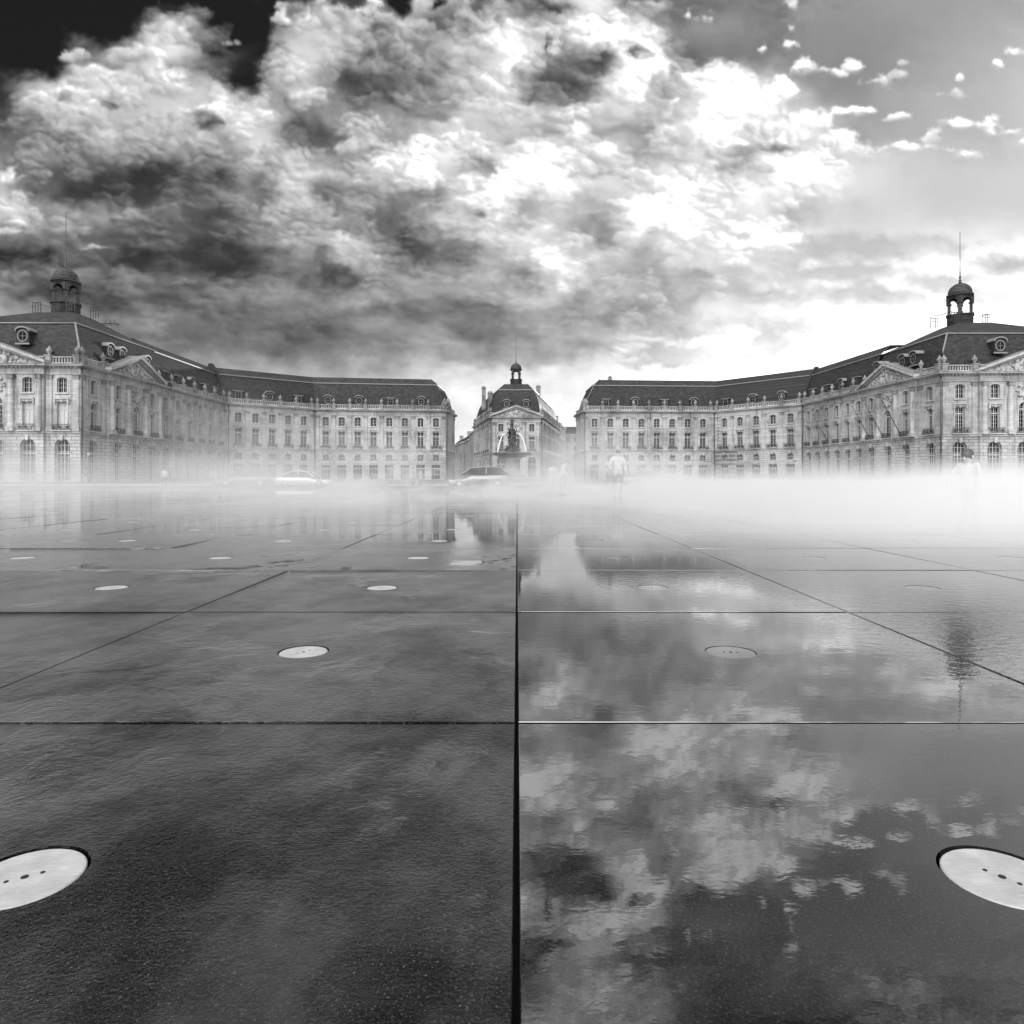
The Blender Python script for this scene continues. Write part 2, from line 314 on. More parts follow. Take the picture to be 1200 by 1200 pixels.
def front(px, py, soft=1.0):
    """display brightness of the sky in the directions (px, py) on the tangent plane in front"""
    w1x = fbm(px/130+3.1, py/85+1.7, 3); w1y = fbm(px/130-8.2, py/85+6.4, 3)
    w2x = fbm(px/36+11, py/25+5, 5, .55); w2y = fbm(px/36-4, py/25-13, 5, .55)
    qx = px + 20*w1x + 19*w2x; qy = py + 12*w1y + 14*w2y
    L = grid(qx, qy)
    rag = fbm(px/24+40, py/18+12, 6, .6)
    big = fbm((px+14*w2x)/74+9, (py+10*w2y)/46+2, 5, .5)
    hor = np.clip((py-250)/300, 0, 1); sc = 1 - .35*hor
    lx, ly = (px+9*w2x)/(62*sc), (py+7*w2y)/(44*sc)
    re1 = lumps(lx, ly); re2 = lumps(lx + .07, ly - .11)      # relief and relief a step towards the light
    rel = re1 - re2
    def bellies(L, k):
        for (x, y, rx, ry, val, rg) in DARKS:
            ddx, ddy = px+16*w2x+8*w1x-x, py+12*w2y+6*w1y-y
            d = (ddx/(1.15*rx))**2 + (ddy/(1.15*ry))**2
            near = d < 6
            if not near.any(): continue
            e = 1 - np.sqrt(d[near]) + rg*(.8*rag[near] + .3*re1[near])
            m = sstep(-.5, .75, e)*k
            Ln = L[near]; L[near] = Ln + m*(val - .03 + .05*big[near] - Ln)
        return L
    L = bellies(L, .9)
    # where the air is clear nothing is lumpy
    clr = np.zeros(px.shape, np.float32)
    for (x, y, rx, ry) in CLEAR:
        d = np.sqrt(((px+20*w2x-x)/rx)**2 + ((py+14*w2y-y)/ry)**2)
        clr = np.maximum(clr, sstep(1.15, .75, d))
    # heaps: every cloud a cluster of round lumps, each lit from the upper right and dark below, small ones over large
    x0, y0, st = px[0,0], py[0,0], px[0,1]-px[0,0]; hh, ww = px.shape
    wx, wy = px + 9*w2x + 6*rag, py + 7*w2y + 5*rag
    keep = (1-clr)
    for (x, y, r, asp, base, amp, op, soft) in LUMPS:
        m_ = 1.5*r + 26
        a0, a1 = max(0, int((x-m_-x0)/st)), min(ww, int((x+m_-x0)/st)+1); b0, b1 = max(0, int((y-m_*.9-y0)/st)), min(hh, int((y+m_*.9-y0)/st)+1)
        if a1-a0 < 2 or b1-b0 < 2: continue
        sl = (slice(b0, b1), slice(a0, a1))
        nx = (wx[sl]-x)/r; ny = (wy[sl]-y)/(r*asp); d2 = nx*nx+ny*ny; d = np.sqrt(d2)
        nz = np.sqrt(np.clip(1-d2, 0, 1)); lit = .42*nx - .78*ny + .30*nz
        e = 1 - d + .35*rag[sl] + .30*(re1[sl]-.1)
        m = op*sstep(.0, soft + .75*sstep(-.3, .9, ny), e)*keep[sl]
        Ls = L[sl]; v = .45*base + .55*Ls + amp*(lit-.18)
        L[sl] = Ls + m*(v-Ls)
    L = bellies(L, .38)
    # puffs: one field, so neighbours grow into one another
    E = np.full(px.shape, -9., np.float32); V = np.zeros(px.shape, np.float32); W = np.full(px.shape, 1e-6, np.float32); B = np.zeros(px.shape, np.float32)
    for (x, y, rx, ry, val, rg) in PUFFS:
        if max(rx, ry) > 31 or (x < 820 and max(rx, ry) > 22): continue
        rx, ry = rx*1.12, ry*1.12
        ddx, ddy = px+9*w2x-x, py+7*w2y-y
        d = np.sqrt((ddx/rx)**2 + (ddy/ry)**2)
        near = d < 2.6
        if not near.any(): continue
        e = (1 - d[near]) + (rg*1.25)*rag[near] + .6*(re1[near]-.12) - .12*rg
        w = np.exp(3*(1-d[near]))
        V[near] += w*val; W[near] += w; B[near] += w*(ddy/ry)[near]
        En = E[near]; k = 6.0
        E[near] = np.maximum(En, e) + np.log1p(np.exp(-k*np.abs(En-e)))/k
    V /= W; B = np.clip(B/W, -1, 1)
    crisp = sstep(.75, -.25, B)                                # tops are crisp, undersides melt away
    m = sstep(.0, .62+.8*(1-crisp), E)*(.55+.45*crisp)
    v = V*(1 - .10*sstep(-.3, .9, B)) + .16*rel
    L = L + .84*m*(v - L)
    edge = m*sstep(.75, .15, E)*crisp
    L = L + .05*edge*sstep(1., .7, L)
    tex = sstep(.20, .45, L)*(1-.92*clr)
    hi = sstep(1.05, .62, L)
    mid = sstep(.97, .55, np.abs(py-300)/330)
    L = L + tex*(.10*big*(.30+.70*hi) + .022*rag*(.5+.5*hi)*(1-.75*hor) + .06*rel*(.35+.65*hi)*(1-.85*hor) + .02*(re1-.1)*hi*(1-.6*hor))
    L = np.where(L > .86, .86 + (L-.86)*.80, L)
    return L
def blur(a, r):
    for _ in range(3):
        for ax in (0, 1):
            k = 2*r+1; pad = [(r+1, r) if q == ax else (0, 0) for q in (0, 1)]
            c = np.cumsum(np.pad(a, pad, mode='edge').astype(np.float64), axis=ax)
            n = a.shape[ax]; a = ((np.take(c, np.arange(k, k+n), ax) - np.take(c, np.arange(0, n), ax))/k).astype(np.float32)
    return a
def front_map(x0, x1, y0, y1, st):
    """the sky ahead on a regular grid, with the local contrast of a hard black and white print"""
    gx, gy = np.meshgrid(np.arange(x0, x1, st, dtype=np.float32), np.arange(y0, y1, st, dtype=np.float32))
    L = front(gx, gy)
    A = L + CON_C*(L - blur(L, int(60/st))) + CON_A*(L - blur(L, int(26/st))) + CON_B*(L - blur(L, int(7/st)))
    A = np.where(A > .9, .9 + (A-.9)*.6, A)
    return np.clip(A, .115, .985).astype(np.float32)
CON_A, CON_B, CON_C = .34, .12, .20
def smp(v):
    return np.where(v <= .04045, v/12.92, ((np.maximum(v,0)+.055)/1.055)**2.4)
COAT, VSTEP, MIST = 2.4, 1.0, True
# ---------------------------------------------------------------- sky, sun, camera
SKY_W = 5120
def make_world():
    W, H = SKY_W, SKY_W//2
    rad = np.full((H, W), .05, np.float32)
    rows = np.arange(H//2, H)
    el = ((rows + .5)/H - .5)*PI
    az = ((np.arange(W) + .5)/W - .25)*2*PI                       # 0 ahead (+Y), positive to the right (+X)
    az = (az + PI) % (2*PI) - PI
    A, E = np.meshgrid(az, el)
    A = A.astype(np.float32); E = E.astype(np.float32)
    dx, dy, dz = np.sin(A)*np.cos(E), np.cos(A)*np.cos(E), np.sin(E)
    # everywhere: broken cloud on a high plane
    k = 2.2/(dz + .12)
    n = fbm(dx*k*1.3 + 31, dy*k*1.3 + 8, 5, .55)
    Lg = .30 + .52*sstep(-.25, .35, n + .12)
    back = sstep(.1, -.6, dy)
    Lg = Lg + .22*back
    Lg = Lg*(1 - .3*sstep(.5, .6, dz)*sstep(.78, .68, dz)*(1-back)) + .22*sstep(.70, .9, dz)       # unseen sky overhead brightened to whiten the mist
    L = Lg
    # ahead: the clouds as they stand over the square
    fr = (dy > .25) & (np.abs(A) < R(66))
    tx = 606 + 800*dx[fr]/dy[fr]; ty = 559 - 800*dz[fr]/dy[fr]
    ok = ty > -340
    w = sstep(R(64), R(44), np.abs(A[fr]))*sstep(-330, -190, ty)
    X0, X1, Y0, Y1, ST = -780, 2000, -345, 580, 1.25
    FM = front_map(X0, X1, Y0, Y1, ST); Lf = np.zeros_like(tx)
    u = np.clip((tx[ok]-X0)/ST, 0, FM.shape[1]-1.01); v_ = np.clip((ty[ok]-Y0)/ST, 0, FM.shape[0]-1.01)
    iu, iv = u.astype(int), v_.astype(int); fu, fv = u-iu, v_-iv
    Lf[ok] = (FM[iv,iu]*(1-fu)+FM[iv,iu+1]*fu)*(1-fv) + (FM[iv+1,iu]*(1-fu)+FM[iv+1,iu+1]*fu)*fv
    L = L.copy(); L[fr] = L[fr]*(1-w) + Lf*w
    lin = smp(np.clip(L, .04, 1.02))
    glow = np.exp(-((A - R(SUN_AZ+8))/R(17))**2 - ((E - R(6.8))/R(5.6))**2)
    lin = lin*(1 + BOOST*sstep(.89, .985, L))*(1 + 1.3*glow)      # white clouds are brighter than film can hold, most of all low down near the sun
    lin = lin*(1 + BACK*back + 1.2*sstep(.70, .9, dz)*(1-back))  # unseen sky behind and overhead brightened to light facades and mist
    a0, e0 = R(-152), R(46)             # bright lobe added to the unseen sky behind the lens, to model the facades
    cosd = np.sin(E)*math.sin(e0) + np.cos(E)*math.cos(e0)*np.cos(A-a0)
    lin = lin + FILL_LOBE*np.exp((np.clip(cosd, -1, 1)-1)/.085)*(.75 + .5*sstep(-.3, .4, n))
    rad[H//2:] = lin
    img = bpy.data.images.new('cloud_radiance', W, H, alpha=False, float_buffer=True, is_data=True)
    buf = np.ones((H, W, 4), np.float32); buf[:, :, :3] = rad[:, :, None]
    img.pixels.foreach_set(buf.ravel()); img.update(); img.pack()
    w = bpy.data.worlds.new('World'); bpy.context.scene.world = w; w.use_nodes = True
    t = w.node_tree; t.nodes.clear()
    out = t.nodes.new('ShaderNodeOutputWorld'); bg = t.nodes.new('ShaderNodeBackground'); bg.inputs[1].default_value = .1
    sky = t.nodes.new('ShaderNodeTexSky'); sky.sky_type = 'NISHITA'; sky.sun_disc = False
    sky.sun_elevation = R(SUN_EL); sky.sun_rotation = R(SUN_AZ)
    sepc = t.nodes.new('ShaderNodeSeparateColor'); t.links.new(sky.outputs[0], sepc.inputs[0])   # red filter, as for a black and white plate
    env = t.nodes.new('ShaderNodeTexEnvironment'); env.image = img; env.interpolation = 'Cubic'
    sc = t.nodes.new('ShaderNodeVectorMath'); sc.operation = 'SCALE'; sc.inputs['Scale'].default_value = 10.0
    t.links.new(env.outputs[0], sc.inputs[0])
    m1 = t.nodes.new('ShaderNodeMath'); m1.operation = 'MULTIPLY'; m1.inputs[1].default_value = .02
    m0 = t.nodes.new('ShaderNodeMath'); m0.operation = 'MINIMUM'; m0.inputs[1].default_value = 12.0; t.links.new(sepc.outputs[0], m0.inputs[0]); t.links.new(m0.outputs[0], m1.inputs[0])
    ad = t.nodes.new('ShaderNodeVectorMath'); ad.operation = 'ADD'
    t.links.new(sc.outputs[0], ad.inputs[0]); t.links.new(m1.outputs[0], ad.inputs[1])
    t.links.new(ad.outputs[0], bg.inputs[0]); t.links.new(bg.outputs[0], out.inputs[0])
    w.cycles.sampling_method = 'MANUAL'; w.cycles.sample_map_resolution = 1024
BOOST, BACK, FILL_LOBE = .50, 1.3, 7.5
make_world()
sun = bpy.data.lights.new('Sun', 'SUN'); sun.energy = 2.0; sun.angle = R(1.0); sun.color = (1, 1, 1)
so = bpy.data.objects.new('Sun', sun); C.objects.link(so)
so.rotation_euler = Vector((math.sin(R(SUN_AZ))*math.cos(R(SUN_EL)), math.cos(R(SUN_AZ))*math.cos(R(SUN_EL)), math.sin(R(SUN_EL)))).to_track_quat('Z', 'Y').to_euler()
cam = bpy.data.cameras.new('Camera'); co = bpy.data.objects.new('Camera', cam); C.objects.link(co)
co.location = (0, 0, EYE); co.rotation_euler = (R(90), 0, 0)
cam.sensor_width = 36; cam.lens = 24; cam.shift_x = -6/1200; cam.shift_y = -41/1200
cam.clip_start = .05; cam.clip_end = 9000
S = bpy.context.scene; S.camera = co
S.view_settings.view_transform = 'Standard'; S.view_settings.look = 'None'; S.view_settings.exposure = 0; S.view_settings.gamma = 1
S.render.engine = 'CYCLES'
S.cycles.max_bounces = 6; S.cycles.volume_bounces = 4; S.cycles.diffuse_bounces = 3; S.cycles.glossy_bounces = 3
S.cycles.volume_step_rate = VSTEP; S.cycles.volume_max_steps = 64
S.cycles.use_denoising = True

# ---------------------------------------------------------------- ground, road, paving
t = NT('plaza_paving'); c = t.noise(t.pos(), .6, 6)
t.l(t.ramp(c, [(.3, .10), (.7, .17)]), t.p.inputs['Base Color']); t.p.inputs['Roughness'].default_value = .6
M['plaza'] = t.mat
t = NT('asphalt'); c = t.noise(t.pos(), 2.5, 6)
t.l(t.ramp(c, [(.3, .04), (.7, .065)]), t.p.inputs['Base Color']); t.p.inputs['Roughness'].default_value = .7
M['asphalt'] = t.mat
M['kerb'] = simple('kerb_granite', .3, .8)
M['white_paint'] = simple('road_paint', .7, .6, 0, .1)
M['bed'] = simple('pool_bed', .006, .9)
SW, SD, SX0, SY0 = 1.835, 1.70, 0.0, .383       # slab width, depth, first joints
def sheet(name, x0, x1, y0, y1, z, mat):
    m = MB(); m.add([(x0,y0,z),(x1,y0,z),(x1,y1,z),(x0,y1,z)], [(0,1,2,3)], mat); o = m.build(name); o['kind'] = 'structure'; return o
sheet('ground', -4000, 4000, -4000, 5000, -.16, M['plaza'])
POOL_X, POOL_Y0, POOL_Y1 = 26*SW, SY0 - 4*SD, SY0 + 21*SD
sheet('pool_bed', -POOL_X, POOL_X, POOL_Y0, POOL_Y1, -.12, M['bed'])
m = MB()
for (x0,x1,y0,y1) in ((-POOL_X-7,-POOL_X-.02,POOL_Y0,POOL_Y1+6),(POOL_X+.02,POOL_X+7,POOL_Y0,POOL_Y1+6),(-POOL_X-.02,POOL_X+.02,POOL_Y1+.02,POOL_Y1+6)):
    m.box(x0, x1, y0, y1, -.15, -.004, M['plaza'])
m.build('pavement')['kind'] = 'structure'
sheet('road', -400, 400, POOL_Y1+6.3, 71, -.152, M['asphalt'])
for y in (POOL_Y1+6.0, 71.0):
    m = MB(); m.box(-400, 400, y, y+.28, -.16, -.01, M['kerb']); m.build('kerb')['kind'] = 'structure'
m = MB()
for k in range(-30, 31):
    m.add([(k*6-1.5, 57.5, -.147), (k*6+1.5, 57.5, -.147), (k*6+1.5, 57.65, -.147), (k*6-1.5, 57.65, -.147)], [(0,1,2,3)], M['white_paint'])
m.build('road_markings')['kind'] = 'structure'

# wet granite slabs
t = NT('wet_granite'); p = t.pos(); sep = t.n('ShaderNodeSeparateXYZ'); t.l(p, sep.inputs[0]); X, Y = sep.outputs[0], sep.outputs[1]
spk = t.noise(p, 190, 3, .75); grain = t.noise(p, 150, 3, .7); lump = t.noise(p, 58, 3, .6); worn = t.sstep(t.noise(t.scale(p, 1.6, 1.1, 1), 1.0, 5, .65), .36, .66); patch = t.noise(p, 1.15, 5, .55, .6); blot = t.noise(t.scale(p, .5, .22, 1), 1.0, 4)
col = t.math('MULTIPLY', t.ramp(spk, [(.42, .002), (.58, .012), (.70, .08)]), t.math('ADD', .25, t.math('MULTIPLY', patch, .6)))
cell = t.n('ShaderNodeCombineXYZ'); t.l(t.math('FLOOR', t.math('DIVIDE', X, SW)), cell.inputs[0]); t.l(t.math('FLOOR', t.math('DIVIDE', t.math('SUBTRACT', Y, SY0), SD)), cell.inputs[1])
wn = t.n('ShaderNodeTexWhiteNoise', noise_dimensions='2D'); t.l(cell.outputs[0], wn.inputs['Vector']); tone = wn.outputs['Value']
col = t.math('MULTIPLY', col, t.math('ADD', .55, t.math('MULTIPLY', tone, .9)))
t.l(col, t.p.inputs['Base Color'])
t.p.inputs['Roughness'].default_value = .6; t.p.inputs['Specular IOR Level'].default_value = 0
# film of water: whole right of the middle joint and far off, in patches on the drier slabs to the left
edge = t.noise(t.scale(p, 1, .8, 1), 7.0, 5, .7, .8)
def puddle(x, y, rx, ry, soft):
    a = t.math('DIVIDE', t.math('SUBTRACT', X, x), rx); b = t.math('DIVIDE', t.math('SUBTRACT', Y, y), ry)
    d = t.math('ADD', t.math('SQRT', t.math('ADD', t.math('MULTIPLY', a, a), t.math('MULTIPLY', b, b))), t.math('ADD', t.math('MULTIPLY', t.math('SUBTRACT', patch, .5), 3.2), t.math('MULTIPLY', t.math('SUBTRACT', edge, .5), 2.2)))
    return t.sstep(d, 1.0+soft, 1.0-soft)
row3 = SY0 + 3*SD
film = t.math('ADD', t.sstep(X, -.004, .004), t.math('MULTIPLY', t.sstep(Y, row3-.002, row3+.002), t.math('ADD', .55, t.math('MULTIPLY', t.sstep(X, -3.6, -1.6), .3))), None, True)
film = t.math('ADD', film, t.math('MULTIPLY', t.sstep(Y, 6.5, 11), .5), None, True)
film = t.math('ADD', film, t.math('MULTIPLY', t.sstep(t.math('ADD', patch, t.math('MULTIPLY', t.math('SUBTRACT', edge, .5), .35)), .55, .66), .6), None, True)
for a in ((-1.70, 2.50, .60, .34, .6), (-1.40, 1.75, .34, .16, .7), (-.20, 1.78, .06, .12, .8)):
    film = t.math('ADD', film, t.math('MULTIPLY', puddle(*a), .75), None, True)
wave = t.noise(t.scale(p, 1, 1.5, 1), 13, 3, .55, .3); chop = t.noise(t.scale(p, .8, 1.4, 1), 46, 3, .6)
windy = t.sstep(t.math('ADD', blot, t.math('MULTIPLY', t.sstep(X, 1.3, 2.6), .42)), .45, .78)
rip = t.math('ADD', t.math('MULTIPLY', wave, t.math('ADD', .40, t.math('MULTIPLY', windy, 3.2))), t.math('MULTIPLY', chop, t.math('ADD', .04, t.math('MULTIPLY', windy, .85))))
rough_h = t.math('MULTIPLY', t.math('ADD', t.math('MULTIPLY', grain, .9), t.math('MULTIPLY', lump, 1.0)), t.math('ADD', .45, t.math('MULTIPLY', worn, .75)))
dry = t.math('SUBTRACT', 1.0, film)
fleck = t.sstep(t.noise(p, 165, 3, .8), .58, .74)
t.l(t.math('ADD', t.math('MULTIPLY', col, .8), t.math('MULTIPLY', t.math('MULTIPLY', dry, fleck), .10)), t.p.inputs['Base Color'])
height = t.math('ADD', t.math('MULTIPLY', rip, .00045), t.math('MULTIPLY', t.math('MULTIPLY', rough_h, dry), .0066))
bmp = t.bump(height, 1.0, 1.0)
t.p.inputs['Coat Weight'].default_value = 1.0; t.l(t.math('ADD', t.math('ADD', 1.16, t.math('MULTIPLY', worn, .40)), t.math('MULTIPLY', film, t.math('SUBTRACT', COAT-1.16, t.math('MULTIPLY', worn, .40)))), t.p.inputs['Coat IOR'])
t.l(t.math('ADD', .012, t.math('MULTIPLY', dry, .06)), t.p.inputs['Coat Roughness'])
t.l(bmp, t.p.inputs['Coat Normal']); t.l(bmp, t.p.inputs['Normal'])
M['granite'] = t.mat
NOZ = []
def slab_has_disc(i, j):
    xc, yc = (i+.5)*SW, SY0 + (j+.5)*SD
    return 0 <= j <= 8 and abs(xc) < .80*yc + 1.2
HOLE = .1065
m = MB(); rs = random.Random(3)
for j in range(-4, 21):
    for i in range(-26, 26):
        xc, yc = (i+.5)*SW, SY0 + (j+.5)*SD
        if j < -1 and abs(i) > 4: continue
        if abs(xc) > yc*1.15 + 6: continue
        gx = .0040; hx, hy = SW/2 - gx, SD/2 - .010
        if i == -1: x0, x1 = -hx, hx - .003
        else: x0, x1 = -hx, hx
        b = .006 if i >= 1 else .0022
        tx, ty = rs.uniform(-.0022, .0022), rs.uniform(-.0022, .0022)
        if j < 0 or (i in (-1, 0) and j < 2): tx *= .4; ty *= .4
        T = Matrix.Translation((xc, yc, rs.uniform(-.001, .001))) @ Matrix(((1,0,0,0),(0,1,0,0),(tx,ty,1,0),(0,0,0,1)))
        N = 48; q = N//4; cx_, cy_ = (-.006 if i == 0 else -.008, .05) if j == 0 and i in (-1, 0) else (0, 0)
        def per(ins, z):
            a0, a1, b0, b1 = x0+ins, x1-ins, -hy+ins, hy-ins; out = []
            for k in range(q): out.append((a1, b0+(b1-b0)*k/q, z))
            for k in range(q): out.append((a1-(a1-a0)*k/q, b1, z))
            for k in range(q): out.append((a0, b1-(b1-b0)*k/q, z))
            for k in range(q): out.append((a0+(a1-a0)*k/q, b0, z))
            return out
        if slab_has_disc(i, j):
            NOZ.append((i, j, T @ Matrix.Translation((cx_, cy_, 0))))
            rings = [per(0, -.11), per(0, -b), per(b, 0),
                     [(cx_+HOLE*math.cos(-PI/4+2*PI*k/N), cy_+HOLE*math.sin(-PI/4+2*PI*k/N), 0) for k in range(N)],
                     [(cx_+HOLE*math.cos(-PI/4+2*PI*k/N), cy_+HOLE*math.sin(-PI/4+2*PI*k/N), -.05) for k in range(N)]]
            v = [p_ for r_ in rings for p_ in r_]; f = []
            for r_ in range(4):
                for k in range(N):
                    a = r_*N+k; c_ = r_*N+(k+1) % N; f.append((a, c_, c_+N, a+N))
            m.add(v, f, M['granite'], T)
        else:
            v = []
            for ins, z in ((0, -.11), (0, -b), (b, 0)):
                v += [(x0+ins,-hy+ins,z),(x1-ins,-hy+ins,z),(x1-ins,hy-ins,z),(x0+ins,hy-ins,z)]
            f = [(8,9,10,11)] + [(r_*4+k, r_*4+(k+1) % 4, r_*4+4+(k+1) % 4, r_*4+4+k) for r_ in range(2) for k in range(4)]
            m.add(v, f, M['granite'], T)
for k in range(1, 9):               # joints to the right stand full of water
    m.add([(k*SW-.0045, SY0, -.004), (k*SW+.0045, SY0, -.004), (k*SW+.0045, POOL_Y1, -.004), (k*SW-.0045, POOL_Y1, -.004)], [(0,1,2,3)], M['granite'])
m.build('water_pavement')['kind'] = 'structure'

# round nozzle covers, one in the middle of each slab
t = NT('cover_steel'); c = t.noise(t.pos(), 14, 5, .6); c2 = t.noise(t.scale(t.pos(), 9, 60, 1), 3, 3)
t.l(t.math('MULTIPLY', t.ramp(c, [(.3, .24), (.65, .34)]), t.math('ADD', .74, t.math('MULTIPLY', c2, .46))), t.p.inputs['Base Color']); t.p.inputs['Roughness'].default_value = .5; t.p.inputs['Specular IOR Level'].default_value = .35
M['steel'] = t.mat
t2 = t.mat.copy(); t2.name = 'flooded_steel'; q_ = t2.node_tree.nodes['Principled BSDF']; q_.inputs['Coat Weight'].default_value = 1; t2.node_tree.links.remove(q_.inputs['Base Color'].links[0]); q_.inputs['Base Color'].default_value = g3(.02); q_.inputs['Coat IOR'].default_value = 2.2; q_.inputs['Coat Roughness'].default_value = .05
M['flooded'] = t2
M['dark'] = simple('black_hole', .004, .9)
def cover_mesh(mat='steel'):
    m = MB(); r = .100 if mat == 'steel' else .1045; N = 48
    v = []; 
    for (rr, z) in ((r, -.04), (r, -.004), (r-.0025, -.002)):
        v += [(rr*math.cos(2*PI*k/N), rr*math.sin(2*PI*k/N), z) for k in range(N)]
    f = [(a*N+k, a*N+(k+1) % N, (a+1)*N+(k+1) % N, (a+1)*N+k) for a in range(2) for k in range(N)] + [tuple(2*N+k for k in range(N))]
    m.add(v, f, M[mat]); return m.mesh('nozzle_cover')
def hole_mesh():
    m = MB()
    for x, rr in ((0, .0068), (-.028, .0042), (.028, .0042)):
        m.lathe([(rr, -.006), (rr, -.0012)], M['dark'], Matrix.Translation((x,0,0)), 16, False)
    return m.mesh('spray_holes')
COV, COV2, HOL = cover_mesh(), cover_mesh('flooded'), hole_mesh()
ORD = ['first','second','third','fourth','fifth','sixth','seventh','eighth','ninth','tenth']
for (i, j, T) in sorted(NOZ, key=lambda q: (q[1], abs(q[0]+.5))):
    c = T @ Vector((0,0,0)); o = link('nozzle_cover', COV2 if i >= 0 and j > 0 else COV, None, c, {(-1,0): R(33), (0,0): R(-52)}.get((i, j), rs.uniform(-1, 1)))
    side = 'left' if i < 0 else 'right'; k = (-i-1) if i < 0 else i
    wet = 'pale round steel cover' if i < 0 else 'round steel cover under the water film'
    if j == 0: wet = 'large pale round nozzle cover'
    tag(o, f'{wet}, {ORD[min(k,9)]} slab {side} of the middle joint, {ORD[j]} row', 'nozzle cover', 'round nozzle covers in the wet slabs')
    if j < 3: link('spray_holes', HOL, o)
# ---------------------------------------------------------------- facades
HC, HB = 17.5, 7.2          # cornice and band course heights
def arc(u0, u1, zs, zc, n):
    """points of an arch from (u1, zs) over (uc, zc) to (u0, zs)"""
    a = (u1-u0)/2; uc = (u0+u1)/2; r = zc-zs
    if r <= 1e-4: return [(u1, zs), (u0, zs)]
    return [(uc + a*math.cos(PI*k/n), zs + r*math.sin(PI*k/n)) for k in range(n+1)]
def opening(m, F, mat, U0, U1, Z0, Z1, u0, u1, z0, zs, zc, deep, n=10):
    """a rectangle of wall U0..U1 x Z0..Z1 pierced by one opening; F maps (u, inward, z) to the thing"""
    def P(u, z, y=0): return (u, y, z)
    q = []
    def quad(a, b, c, d): q.append((a, b, c, d))
    quad(P(U0,Z0), P(u0,Z0), P(u0,Z1), P(U0,Z1)); quad(P(u1,Z0), P(U1,Z0), P(U1,Z1), P(u1,Z1))
    if z0 > Z0+1e-4: quad(P(u0,Z0), P(u1,Z0), P(u1,z0), P(u0,z0))
    top = arc(u0, u1, zs, zc, n)
    for (a, za), (b, zb) in zip(top[:-1], top[1:]): quad(P(b,zb), P(a,za), P(a,Z1), P(b,Z1))
    ring = [(u0,z0), (u1,z0)] + top
    for (a, za), (b, zb) in zip(ring, ring[1:]+ring[:1]):
        if abs(a-b)+abs(za-zb) < 1e-5: continue
        quad(P(a,za), P(b,zb), P(b,zb,deep), P(a,za,deep))
    for f in q: m.add(f, [(0,1,2,3)], mat, F)
def window_meshes(name, w, z0, zs, zc, cols, rows, transom=None, bar=.036, pane='glass'):
    """frame (with bars) and pane of a window; local origin at the middle of the sill"""
    m = MB(); a = w/2; h = zc-z0; n = 10
    ring_o = [(-a, 0), (a, 0)] + arc(-a, a, zs-z0, h, n)
    s = .09
    ring_i = [(-a+s, s), (a-s, s)] + arc(-a+s, a-s, zs-z0, h-s, n)
    if zc-zs <= 1e-4: ring_o = [(-a,0),(a,0),(a,h),(-a,h)]; ring_i = [(-a+s,s),(a-s,s),(a-s,h-s),(-a+s,h-s)]
    k = len(ring_o); v = [(x,0,z) for x,z in ring_o] + [(x,0,z) for x,z in ring_i] + [(x,.08,z) for x,z in ring_i]
    f = [(i,(i+1)%k,(i+1)%k+k,i+k) for i in range(k)] + [(i+k,(i+1)%k+k,(i+1)%k+2*k,i+2*k) for i in range(k)]
    m.add(v, f, M['frame'])
    def ztop(x):
        if zc-zs <= 1e-4: return h-s
        t_ = min(1, abs(x)/(a-s)); return (zs-z0) + (h-s-(zs-z0))*math.sqrt(max(0, 1-t_*t_))
    for c in range(1, cols):
        x = -a+s + (w-2*s)*c/cols; b = .055 if (cols % 2 == 0 and c == cols//2) else bar/2
        m.box(x-b, x+b, .012, .06, s, max(s+.1, ztop(x)), M['frame'])
    for r_ in range(1, rows):
        z = s + (h-2*s)*r_/rows
        if z > zs-z0 and zc-zs > 1e-4:
            hw = (a-s)*math.sqrt(max(0, 1-((z-(zs-z0))/(h-s-(zs-z0)))**2))
        else: hw = a-s
        if hw > .1: m.box(-hw, hw, .018, .055, z-bar/2, z+bar/2, M['frame'])
    if transom is not None: m.box(-a+s, a-s, .004, .07, transom-z0-.08, transom-z0+.08, M['frame'])
    g = MB(); g.add([(x,.07,z) for x,z in ring_i], [tuple(range(len(ring_i)))], M[pane])
    return m.mesh('window'), g.mesh('pane')
WIN = {}
def win(kind):
    if kind not in WIN:
        WIN[kind] = {
            'tall': lambda: window_meshes('tall', 1.5, 8.0, 11.9, 11.9, 4, 6, 10.9),
            'tall_shut': lambda: window_meshes('tall', 1.5, 8.0, 11.9, 11.9, 2, 1, 10.9, .05, 'blind'),
            'small': lambda: window_meshes('small', 1.5, 13.3, 15.2, 15.55, 4, 3),
            'arch': lambda: window_meshes('arch', 2.3, .1, 5.35, 6.45, 4, 7, 4.3, .07),
            'noble': lambda: window_meshes('noble', 2.0, 8.0, 11.7, 12.7, 4, 7, 11.6),
            'lunette': lambda: window_meshes('lunette', 1.5, 4.75, 5.75, 6.4, 4, 2, None, .06),
            'shop': lambda: window_meshes('shop', 2.2, .1, 3.8, 3.8, 3, 3, 2.9, .06),
            'street': lambda: window_meshes('street', 1.2, 0, 2.3, 2.3, 2, 3),
        }[kind]()
    return WIN[kind]
def put_window(kind, root, loc, rz, name='window', label=None):
    f, p = win(kind); o = link(name, f, root, loc, rz); link('pane', p, o)
    if label: o['label'] = label
    return o
